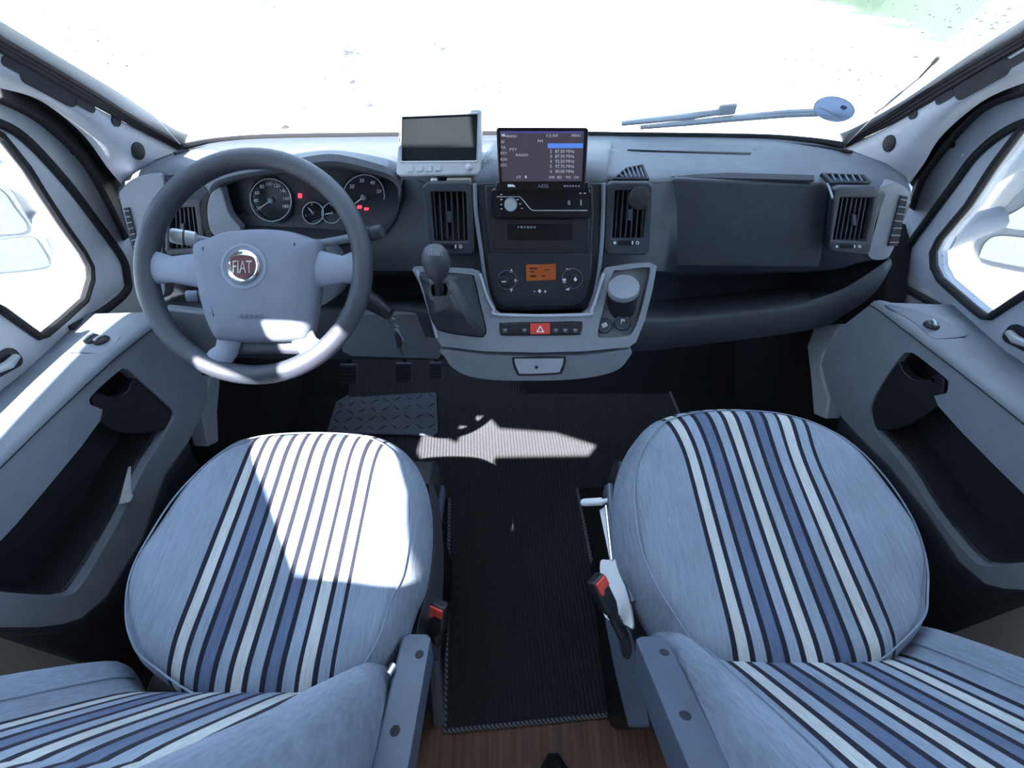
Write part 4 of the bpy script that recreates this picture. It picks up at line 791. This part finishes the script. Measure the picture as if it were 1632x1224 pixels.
b = MB(); b.lathe(gk - axis * 0.034, axis, [(0.011, -0.006), (0.014, 0.0), (0.0185, 0.008), (0.022, 0.022), (0.0235, 0.036), (0.0225, 0.048), (0.019, 0.057), (0.0135, 0.062), (0.012, 0.0622), (0, 0.0622)], 36); kn = b.build('knob', 'wheel', gl, smooth=60)
kc = gk + (CAM - gk).normalized() * 0.0233; kd = (CAM - gk).normalized(); ku = U; kv2 = kd.cross(U).normalized(); kv2 = kv2 if kv2.z > 0 else -kv2
for i in range(6):
    b = MB(); a0 = (i - 2.5) * 0.0042
    b.tube([gk + axis * 0.0285 + U * a0 * 0.0 + (U * a0 + kd * math.sqrt(max(0.0221 ** 2 - a0 * a0, 0))) * (1 - s * 0.35) + axis * (-s * 0.0 - 0.014 * (1 - s)) for s in (0.0, 0.5, 1.0)], 0.0007, 6); b.build('shift_mark', 'faint', kn)

# keys hanging from the ignition
kp = PY(624, 503, 0.68)
ky = thing('key_ring', 'bunch of keys hanging from the ignition lock', 'keys', kp)
tv = Vector((0, -0.5, 0.86))
b = MB(); c = PY(628, 512, 0.676); b.tube(circ(c, U, tv.normalized(), 0.0105, 22, 0.016), 0.0011, 6, closed=True); b.build('split_ring', 'chrome', ky)
b = MB(); c = PY(631, 522, 0.674); b.tube(circ(c, Vector((0.7, -0.4, 0.5)).normalized(), Vector((0.4, 0.3, -0.8)).normalized(), 0.011, 20, 0.007), 0.0010, 6, closed=True); b.build('split_ring', 'chrome', ky)
A, B = PY(633, 530, 0.672), PY(637, 552, 0.668); sx = Vector((0.0055, 0, 0)); b = MB(); b.box((A + B) / 2, sx, (0, 0.004, 0.002), (B - A) / 2); b.build('key_fob', 'black', ky, bevel=0.002)
A, B = PY(637, 553, 0.668), PY(642, 567, 0.667); b = MB(); b.box((A + B) / 2, (0.0025, 0, 0), (0, 0.0008, 0), (B - A) / 2); b.build('key_blade', 'steel', ky)
A, B = PY(632, 523, 0.668), PY(645, 543, 0.664); b = MB(); b.box((A + B) / 2, (0.003, 0, 0.001), (0, 0.001, 0), (B - A) / 2); b.build('key_blade', 'chrome', ky)

# pedals
for i, (x0, x1, y0, y1, lab) in enumerate(((541, 568, 581, 613, 'leftmost of three black foot pedals under the steering column'), (630, 656, 579, 610, 'middle one of three black foot pedals, below the hanging keys'), (684, 704, 578, 608, 'narrow rightmost foot pedal beside the console drawer'))):
    Yp = 1.06; q = [PY(x0, y0, Yp + 0.03), PY(x1, y0, Yp + 0.03), PY(x1, y1, Yp), PY(x0, y1, Yp)]; pn = (q[1] - q[0]).cross(q[3] - q[0]).normalized(); pn = pn if pn.y < 0 else -pn
    pd = thing('foot_pedal', lab, 'pedal', (q[2] + q[3]) / 2, 'foot pedals')
    b = MB(); b.plate(q, -pn * 0.015); b.build('pad', 'steel', pd, bevel=0.004)
    for j in range(4):
        t = (j + 0.8) / 5; b = MB(); b.tube([q[0].lerp(q[3], t) + pn * 0.001, q[1].lerp(q[2], t) + pn * 0.001], 0.002, 6); b.build('grip_rib', 'rubber', pd)
    m_ = (q[0] + q[1]) / 2; b = MB(); b.tube([m_ + Vector((0, 0.015, -0.01)), m_ + Vector((0.01, 0.08, 0.12)), m_ + Vector((0.01, 0.10, 0.32))], 0.009, 8); b.build('arm', 'black', pd)

# ================================================================ floor coverings
fm = thing('floor_mat', 'black ribbed carpet mat with whipped grey edge between the seats', 'mat', (0.02, 0.5, 0.0))
ang = math.radians(4.5); o0 = Vector((0.04, 0.083, 0.0))
def mloc(x, y, z): return o0 + Vector((x * math.cos(ang) - y * math.sin(ang), x * math.sin(ang) + y * math.cos(ang), z))
b = MB(); pit = 0.0115
def ribs(x0, x1, ys):
    n = int((x1 - x0) / pit); rows = [[] for _ in ys]
    for i in range(n + 1):
        for ph, hh in ((0, 0.004), (0.25, 0.0075), (0.55, 0.008), (0.8, 0.004)):
            x = x0 + (i + ph) * pit
            for r, (y, z) in zip(rows, ys): r.append(mloc(x, y, z + hh))
    b.grid(rows)
ribs(-0.205, 0.235, [(0.0, 0), (0.3, 0), (0.62, 0)])
ribs(-0.62, 0.70, [(0.62, 0), (0.85, 0), (1.07, 0.0), (1.22, 0.13)])
b.build('pile', 'mat', fm, smooth=50, fixn=True)
edge = [mloc(-0.205, 0.62, 0.006), mloc(-0.205, 0.0, 0.006), mloc(0.235, 0.0, 0.006), mloc(0.235, 0.62, 0.006)]
pts = []
for A, B in zip(edge, edge[1:]):
    for i in range(40): pts.append(A.lerp(B, i / 40))
pts.append(edge[-1]); b = MB(); b.tube(pts, 0.0055, 8); b.build('edge_binding', 'binding', fm)
b = MB(); b.tube([mloc(0.70, 0.62, 0.006), mloc(0.70, 0.85, 0.008), mloc(0.70, 1.07, 0.008), mloc(0.70, 1.22, 0.138)], 0.0055, 8); b.build('edge_binding', 'binding', fm)
rm = thing('rubber_mat', 'dark rubber heel mat in the driver footwell', 'mat', PZ(615, 660, 0.02))
rq = [PZ(536, 640, 0.024), PZ(560, 625, 0.024), PZ(695, 622, 0.024), PZ(698, 688, 0.022), PZ(690, 693, 0.022), PZ(520, 690, 0.022)]
b = MB(); b.plate(rq, (0, 0, -0.01)); b.build('base', 'steel', rm, bevel=0.002)
A0, A1, B1, B0 = rq[0], rq[2], rq[3], rq[5]
for i in range(9):
    for j in range(4):
        u, v = (i + 0.5) / 9, (j + 0.5) / 4; c = A0.lerp(A1, u).lerp(B0.lerp(B1, u), v) + Vector((0, 0, 0.001)); s = 1 if (i + j) % 2 else -1
        b = MB(); d = Vector((0.011, 0.009 * s, 0)); b.tube([c - d, c + d], 0.0016, 5); b.build('tread', 'rubber', rm)

# ================================================================ seats
def set_uv(o, fn):
    me = o.data; lay = me.uv_layers.new(name='UVMap')
    for l in me.loops: lay.data[l.index].uv = fn(me.vertices[l.vertex_index].co)
def cush_z(Y): return 0.655 + (Y - 0.3) * 0.12
CPL = Plane((0, 0.3, 0.655), (0, -0.12, 1))
def seat(outline, sx, half, bx, by, recl, label, inner, arm):
    st_ = thing('captain_chair', label, 'seat', (sx, 0.3, 0.0), 'striped front seats')
    # cushion
    P = smooth_poly(CPL.pts(outline), 96); n = len(P); c = sum(P, Vector()) / n; P = [c + (p - c) * 0.972 for p in P]; up = CPL.n; rows = []
    def bol(p):                               # side bolsters stand a little above the striped middle
        a = abs(p.x - sx); t = min(max((a - half) / 0.09, 0), 1); return 0.022 * t * t * (3 - 2 * t)
    for s, h in ((0.05, .030), (0.25, .030), (0.45, .031), (0.60, .032), (0.72, .032), (0.82, .029), (0.89, .022), (0.945, .010), (0.985, -.010), (1.0, -.035), (0.995, -.065), (0.97, -.10), (0.90, -.125)):
        rows.append([c + (p - c) * s + up * (h + (bol(c + (p - c) * s) if s < 0.97 else bol(p) * .4) + 0.0035 * math.sin(9 * p.x + 31 * p.y) * (s > 0.8)) for p in P])
    b = MB(); o = b.grid(rows, closed=True); b.cap(o, n, True); b.cap(o + (len(rows) - 1) * n, n)
    cu = b.build('cushion', 'stripes', st_, smooth=80, sub=1)
    def uvc(co):
        w = half * 2 * (1.0 + 0.30 * max(0, (co.y - 0.40) / 0.16) ** 1.6 * 1.0); return (0.5 + (co.x - sx) / w * 0.6, co.y)
    set_uv(cu, uvc)
    b = MB(); b.tube([c + (p - c) * 0.905 + up * (0.0225 + bol(c + (p - c) * 0.9)) for p in P], 0.0014, 6, closed=True); b.build('piping', 'velour', cu)
    # backrest
    B0 = Vector((bx, by, 0.65)); u_ = Vector((0, -math.sin(recl), math.cos(recl))); f_ = Vector((0, math.cos(recl), math.sin(recl)))
    hw = 0.222
    def sect(s, tuck, hwk):
        pts = []
        for i in range(49):
            x = -1 + 2 * i / 48; a = abs(x)
            t = min(max((a - 0.58) / 0.30, 0), 1); f = 0.036 * t * t * (3 - 2 * t) - 0.006 * (1 - min(a / 0.5, 1) ** 2) * 0
            e = min(max((a - 0.82) / 0.18, 0), 1); f -= 0.045 * (1 - math.sqrt(max(0, 1 - e * e)))
            pts.append(B0 + U * (x * hw * hwk) + u_ * (s - (0.028 * t if s < 0.05 else 0.0)) + f_ * (f * (1 - 0.5 * tuck) - 0.075 * tuck))
        for x, d in ((1.02, -0.05), (1.0, -0.11), (0.9, -0.135), (0.0, -0.14), (-0.9, -0.135), (-1.0, -0.11), (-1.02, -0.05)):
            pts.append(B0 + U * (x * hw * hwk) + u_ * s + f_ * (d + (-0.02 * tuck if d > -0.1 else 0.03 * tuck)))
        return pts
    rows = [sect(s, t, k) for s, t, k in ((-0.085, 1.0, 0.93), (-0.075, 0.6, 0.96), (-0.055, 0.28, 0.985), (-0.03, 0.10, 0.997), (0.0, 0.02, 1.0), (0.05, 0, 1.0), (0.12, 0, 1.0), (0.20, 0, 1.0), (0.25, 0.03, 1.0), (0.255, 0.06, 1.0), (0.26, 0.03, 1), (0.32, 0, 1), (0.45, 0, 0.98), (0.56, 0.05, 0.93), (0.61, 0.25, 0.85), (0.63, 0.6, 0.75))]
    m_ = len(rows[0]); b = MB(); o = b.grid(rows, closed=True); b.cap(o, m_, True); b.cap(o + (len(rows) - 1) * m_, m_)
    br = b.build('backrest', 'stripes', st_, smooth=80, sub=1); set_uv(br, lambda co: (0.5 + (co.x - bx) / 0.262 * 0.6, co.z) if (co - B0).dot(f_) > -0.06 else (0.02, co.z))
    for sg in (-1, 1):
        pth = [r[41 if sg > 0 else 7] + f_ * 0.001 for r in rows[3:13]]; b = MB(); b.tube(smooth_poly(pth, 30, False), 0.0018, 6); b.build('piping', 'velour', br)
    # base under the cushion
    b = MB(); b.box((sx, 0.27, 0.21), (0.185, 0, 0), (0, 0.20, 0), (0, 0, 0.205)); b.build('pedestal', 'black', st_, bevel=0.02)
    b = MB(); b.box((sx, 0.27, 0.44), (0.205, 0, 0), (0, 0.22, 0), (0, 0, 0.018)); b.build('swivel_plate', 'steel', st_, bevel=0.004)
    b = MB(); b.box((sx, 0.27, 0.51), (0.20, 0, 0), (0, 0.23, 0), (0, 0, 0.045)); b.build('seat_frame', 'black', st_, bevel=0.01)
    # armrest seen from above: a flat bar with sunken screw holes
    A0, A1, w, th = arm; A0, A1 = Vector(A0), Vector(A1); d = (A1 - A0).normalized(); nn_ = U.cross(d); nn_ = nn_ if nn_.z > 0 else -nn_
    L_ = 0.34; q = [A0 - U * w / 2 + d * 0.004, A0 - U * (w / 2 - 0.006), A0 + U * (w / 2 - 0.006), A0 + U * w / 2 + d * 0.004, A0 + U * w / 2 + d * L_, A0 - U * w / 2 + d * L_]
    b = MB(); b.plate(q, -nn_ * th); ar = b.build('armrest', 'steel', st_, bevel=0.004, seg=3)
    for dx, dd in ((w * 0.22 * (1 if inner > 0 else 0.9), 0.030), (-w * 0.05, 0.122)):
        b = MB(); b.lathe(A0 + U * dx + d * dd - nn_ * 0.001, nn_, [(0.0062, 0), (0.0062, 0.0013), (0, 0.0013)], 18); b.build('screw_hole', 'cavity', ar)
    return st_
LO = [(320, 1150), (225, 1085), (203, 1040), (201, 985), (212, 925), (240, 868), (290, 790), (355, 718), (405, 687), (500, 678), (600, 684), (652, 712), (682, 765), (691, 840), (680, 925), (660, 975), (630, 1060), (560, 1140), (440, 1165)]
RO = [(1180, 1120), (1085, 1065), (1040, 1008), (1003, 943), (982, 880), (975, 800), (985, 737), (1010, 690), (1048, 657), (1130, 643), (1250, 650), (1325, 688), (1395, 755), (1447, 830), (1473, 900), (1480, 965), (1475, 1020), (1410, 1090), (1300, 1130)]
s1 = seat(LO, -0.362, 0.115, -0.385, 0.078, math.radians(16), 'striped blue grey driver seat behind the steering wheel, half in sunshine', 1, ((-0.140, 0.147, 0.637), (-0.140, 0.0, 0.696), 0.043, 0.05))
s2 = seat(RO, 0.420, 0.115, 0.425, 0.115, math.radians(30), 'striped blue grey passenger seat on the glovebox side, wholly in shade', -1, ((0.186, 0.132, 0.696), (0.186, 0.0, 0.8155), 0.042, 0.055))
# fittings on the aisle side of each seat
sl = Plane((0.172, 0.3, 0.585), (-0.75, 0, 0.66))
plate_px('rail_cover', [(955, 813), (964, 807), (976, 811), (983, 891), (972, 895)], sl, 0.006, 'white', s2, 0.0, 0.0015)
plate_px('rail_cover', sp2([(956, 896), (968, 892), (982, 892), (992, 904), (1008, 995), (996, 996), (964, 984), (958, 940)], 32), sl, 0.006, 'white', s2, 0.006, 0.0015)
for L, m_, r_ in (([(966, 806), (975, 892)], 'chrome', 0.003), ([(972, 772), (976, 820), (993, 900), (1010, 960)], 'steel', 0.006), ([(983, 800), (1000, 905)], 'black', 0.004)):
    b = MB(); b.tube(smooth_poly(sl.pts(L, 0.008), 16, False), r_, 8); b.build('rail', m_, s2)
b = MB(); A, B = sl.at(928, 801, 0.02), sl.at(962, 799, 0.012); b.tube([A, A.lerp(B, 0.1), A.lerp(B, 0.9), B, sl.at(972, 796, 0.006)], [0.0062, 0.0075, 0.0075, 0.0045, 0.004], 14); b.build('tilt_lever', 'white', s2)
plate_px('side_bracket', [(962, 985), (1002, 1000), (1014, 1040), (1040, 1160), (1000, 1160), (978, 1070)], Plane((0.20, 0.1, 0.45), (-0.75, 0, 0.66)), 0.02, 'steel', s2, 0.0, 0.004)
plate_px('bracket_slot', sp2([(986, 1005), (1000, 1010), (1006, 1035), (1000, 1050), (990, 1040)], 20), Plane((0.20, 0.1, 0.45), (-0.75, 0, 0.66)), 0.002, 'cavity', s2, 0.002, 0)
sl2 = Plane((-0.15, 0.3, 0.56), (0.75, 0, 0.66))
plate_px('side_shield', sp2([(684, 770), (700, 800), (708, 880), (706, 960), (703, 1040), (690, 1050), (664, 1010), (684, 930), (692, 850)], 36), sl2, 0.03, 'black', s1, 0.0, 0.004)
b = MB(); b.tube([PZ(690, 1020, 0.42), PZ(700, 1150, 0.30)], 0.012, 8); b.build('rail', 'steel', s1)
b = MB(); b.tube(smooth_poly([PZ(627, 1060, 0.66), PZ(618, 1075, 0.665)], 6, False), 0.005, 8); b.build('hinge_pin', 'chrome', s1)
def buckle(st_, px, py, z, bx, by_, bz, tilt):
    A = PZ(px, py, z); B = PZ(bx, by_, bz); d = (B - A).normalized(); w = d.cross(Vector((0, 0.2, 1))).normalized(); v = w.cross(d).normalized(); v = v if v.z > 0 else -v
    b = MB(); b.plate([A - w * 0.013 - d * 0.008, A + w * 0.013 - d * 0.008, A + w * 0.013 + d * 0.045, A + w * 0.008 + d * 0.06, A - w * 0.008 + d * 0.06, A - w * 0.013 + d * 0.045], -v * 0.018); bk = b.build('belt_buckle', 'black', st_, bevel=0.004, seg=3)
    b = MB(); b.plate([A - w * 0.0115 - d * 0.0065, A + w * 0.0115 - d * 0.0065, A + w * 0.0115 + d * 0.015, A + w * .004 + d * 0.015, A + w * .004 + d * 0.010, A - w * 0.0115 + d * 0.010][::1], v * 0.004); b.build('release_button', 'red', bk, bevel=0.0012)
    b = MB(); P = [A + d * t - v * 0.009 for t in [0.05 + i * 0.004 for i in range(int(((B - A).length - 0.05) / 0.004))]]
    if len(P) > 2: b.tube(P, [0.0085 + 0.0012 * (i % 2) for i in range(len(P))], 10); b.build('stalk_sleeve', 'black', bk)
buckle(s2, 958, 929, 0.66, 1003, 1022, 0.585, 0)
buckle(s1, 696, 973, 0.60, 690, 1040, 0.52, 0)

# ================================================================ outside and small things
def ws_hit(px, py, off=0.0):
    d = ray(px, py)
    for r0, r1 in zip(ws_rows, ws_rows[1:]):
        for i in range(len(r0) - 1):
            for T in ((r0[i], r0[i + 1], r1[i]), (r0[i + 1], r1[i + 1], r1[i])):
                h = intersect_ray_tri(*T, d, CAM, True)
                if h is not None:
                    n = (T[1] - T[0]).cross(T[2] - T[0]).normalized(); n = n if n.dot(d) < 0 else -n; return h + n * off, n
    return PY(px, py, 1.15), -FWD
h, n = ws_hit(1330, 172, 0.004); tu = U.cross(n).normalized(); tu = tu if tu.z > 0 else -tu; hu = tu.cross(n).normalized(); hu = hu if hu.x > 0 else -hu
stk = thing('windscreen_sticker', 'oval blue grey sticker low on the windscreen corner', 'sticker', h)
b = MB(); b.plate(circ(h, hu, tu, 0.040, 32, 0.028), -n * 0.0006); b.build('disc', 'sticker', stk)
b = MB(); b.tube(circ(h + n * 0.0005, hu, tu, 0.0385, 32, 0.0265), 0.0008, 6, closed=True); b.build('border', 'silver', stk)
for i in range(7):
    b = MB(); b.plate(rrect(h - hu * 0.021 + hu * i * 0.007 - tu * 0.008 + n * 0.0006, hu, tu, 0.005, 0.004, 0.0008), -n * 0.0002); b.build('mark', 'silver', stk)
b = MB(); b.plate(rrect(h + hu * 0.012 + tu * 0.012 + n * 0.0006, hu, tu, 0.012, 0.008, 0.003), -n * 0.0002); b.build('mark', 'steel', stk)
wi = thing('windscreen_wiper', 'grey wiper lying across the passenger side of the windscreen', 'wiper', ws_hit(1155, 192)[0])
wpts = [ws_hit(x, y, -0.025)[0] for x, y in ((990, 211), (1040, 206), (1100, 200), (1150, 193))]
b = MB(); b.tube(wpts, [0.006, 0.0075, 0.008, 0.007], 8); b.build('arm', 'wiper', wi)
b = MB(); b.tube([ws_hit(x, y, -0.014)[0] for x, y in ((1020, 211), (1090, 205), (1160, 198), (1250, 190), (1352, 185))], [0.005, 0.0065, 0.0075, 0.0085, 0.008], 8); b.build('blade', 'wiper', wi)
q0, q1 = ws_hit(1143, 191, -0.024)[0], ws_hit(1172, 188, -0.024)[0]; b = MB(); b.box((q0 + q1) / 2, (q1 - q0) / 2, (0, 0.006, 0), (0, 0, 0.011)); b.build('joint', 'wiper', wi, bevel=0.004)
an = thing('antenna', 'thin aerial standing outside beyond the passenger side pillar', 'antenna', PX(1455, 137, 1.15))
b = MB(); b.tube([PR[1, 'a'][3] + Vector((0.02, 0.0, 0)), PX(1464, 125, 1.15), PX(1487, 101, 1.15)], 0.0032, 6); b.build('rod', 'rubber', an)
b = MB(); b.tube([PX(1486, 102, 1.15), PX(1496, 91, 1.15)], 0.0055, 8); b.build('tip', 'rubber', an)

def mirror(sg, Yp, shell, glasses, arms, label):
    mr = thing('wing_mirror', label, 'mirror', PY(*shell[0], Yp), 'exterior mirrors')
    pl = Plane((sg * 1.3, Yp, 0.8), (-sg * 0.42, -0.9, 0.0))
    plate_px('housing', sp2(shell, 48), pl, 0.09, 'mirrorarm', mr, 0.0, 0.012, seg=3)
    for g in glasses: plate_px('mirror_glass', sp2(g, 32), pl, 0.002, 'mirrorglass', mr, 0.003, 0)
    for L in arms:
        A = PX(*L[0], VX + sg * 1.0); B = pl.at(*L[1], -0.05); b = MB(); b.tube([A - (B - A) * 0.1, A.lerp(B, 0.4), B], [L[2] * 1.25, L[2], L[2] * 0.9], 12, sx=0.7); b.build('arm', 'mirrorarm', mr)
mirror(-1, 1.0, [(70, 374), (82, 400), (84, 418), (74, 433), (0, 442), (-70, 446), (-95, 420), (-100, 300), (-60, 255), (0, 285), (28, 318), (52, 360)],
       [[(48, 378), (62, 388), (77, 415), (70, 426), (0, 434), (-65, 437), (-85, 415), (-80, 390), (0, 382)], [(44, 366), (22, 330), (0, 302), (-55, 270), (-88, 300), (-84, 375), (0, 374)]],
       [((118, 380), (62, 352), 0.030), ((66, 303), (-20, 268), 0.024)], 'driver side wing mirror on two grey arms, left window')
mirror(1, 1.06, [(1553, 388), (1556, 410), (1566, 422), (1632, 436), (1700, 442), (1725, 420), (1730, 300), (1700, 255), (1650, 285), (1610, 322), (1580, 360)],
       [[(1562, 405), (1572, 385), (1592, 376), (1632, 379), (1700, 384), (1714, 410), (1700, 434), (1632, 426), (1568, 413)], [(1596, 360), (1602, 346), (1632, 328), (1690, 275), (1712, 300), (1714, 372), (1632, 367)]],
       [((1508, 372), (1602, 345), 0.034), ((1580, 268), (1668, 232), 0.030)], 'passenger side wing mirror on two grey arms, right window')

# leaflet tucked into the driver's door pocket
face_pts = DOOR[-1]; lp = Plane(PX(215, 770, -0.80), (0.9, 0.2, 0.4))
lf = thing('folded_leaflet', 'crumpled white leaflet tucked in the driver door pocket', 'leaflet', lp.at(205, 800))
plate_px('sheet', [(205, 744), (213, 741), (211, 770), (206, 800), (190, 803)], lp, 0.0015, 'paper', lf, 0.0, 0)
plate_px('sheet', [(212, 741), (226, 739), (233, 744), (226, 756), (218, 772), (210, 796), (206, 800), (210, 770)], Plane(lp.p, (0.8, 0.4, 0.3)), 0.0015, 'paper', lf, -0.004, 0)
b = MB(); b.tube(smooth_poly(lp.pts([(228, 744), (240, 734), (245, 722), (248, 715)], -0.004), 16, False), 0.0015, 6); b.build('cord', 'paper', lf)

# tip of a black shoe at the back edge of the floor
shp = thing('shoe', 'tip of a black shoe on the brown floor behind the mat', 'shoe', PZ(882, 1224, 0.0))
b = MB(); c0 = PZ(882, 1204, 0.0); rows = []
for i, (y, w, hh) in enumerate(((0.0, 0.012, 0.018), (-0.012, 0.024, 0.034), (-0.035, 0.034, 0.045), (-0.08, 0.044, 0.055), (-0.16, 0.046, 0.062), (-0.24, 0.038, 0.07))):
    rows.append([c0 + Vector((w * math.cos(t), y, max(0.0, hh * math.sin(t)) + 0.002)) for t in [math.pi * 2 * k / 20 for k in range(20)]])
o = b.grid(rows, closed=True); b.cap(o, 20, True); b.cap(o + 100, 20); b.build('upper', 'rubber', shp, smooth=80)
b = MB(); b.plate([c0 + Vector((x, y, 0.0)) for x, y in ((-0.012, 0.004), (0.012, 0.004), (0.034, -0.025), (0.047, -0.1), (0.04, -0.25), (-0.04, -0.25), (-0.047, -0.1), (-0.034, -0.025))], (0, 0, 0.012)); b.build('sole', 'black', shp, bevel=0.003)

# loose stones on the gravel outside
b = MB(); rnd = random.Random(3)
for (px, py, sp_, cnt, r0) in ((562, 90, 12, 22, 0.11), (545, 125, 18, 26, 0.09), (706, 76, 12, 8, 0.13), (770, 125, 30, 18, 0.06), (640, 40, 200, 16, 0.10), (1330, 105, 40, 26, 0.07), (1500, 20, 60, 30, 0.08), (1580, 25, 50, 34, 0.09), (1260, 75, 30, 12, 0.07), (1400, 130, 40, 14, 0.05), (150, 60, 120, 30, 0.07), (300, 90, 90, 24, 0.06)):
    for _ in range(cnt):
        x, y = rnd.gauss(px, sp_), rnd.gauss(py, sp_ * 0.6)
        if y < -4 or y > 205: continue
        c = PZ(x, y, -0.85); r = r0 * rnd.uniform(0.4, 1.1); k0 = len(b.v); vs = []
        for kx in range(6): a = 1.047 * kx; vs.append(c + Vector((math.cos(a), math.sin(a) * 0.8, 0)) * r * rnd.uniform(0.7, 1.1))
        top = c + Vector((rnd.uniform(-.2, .2) * r, 0, r * 0.5)); b.add(vs + [top], [(i, (i + 1) % 6, 6) for i in range(6)])
st_o = b.build('pebbles', mat('dark pebbles', (0.022, 0.022, 0.022), 0.9), None, smooth=0, fixn=False); tag(st_o, 'small dark stones scattered over the pale gravel outside', 'stones', None, 'stuff')
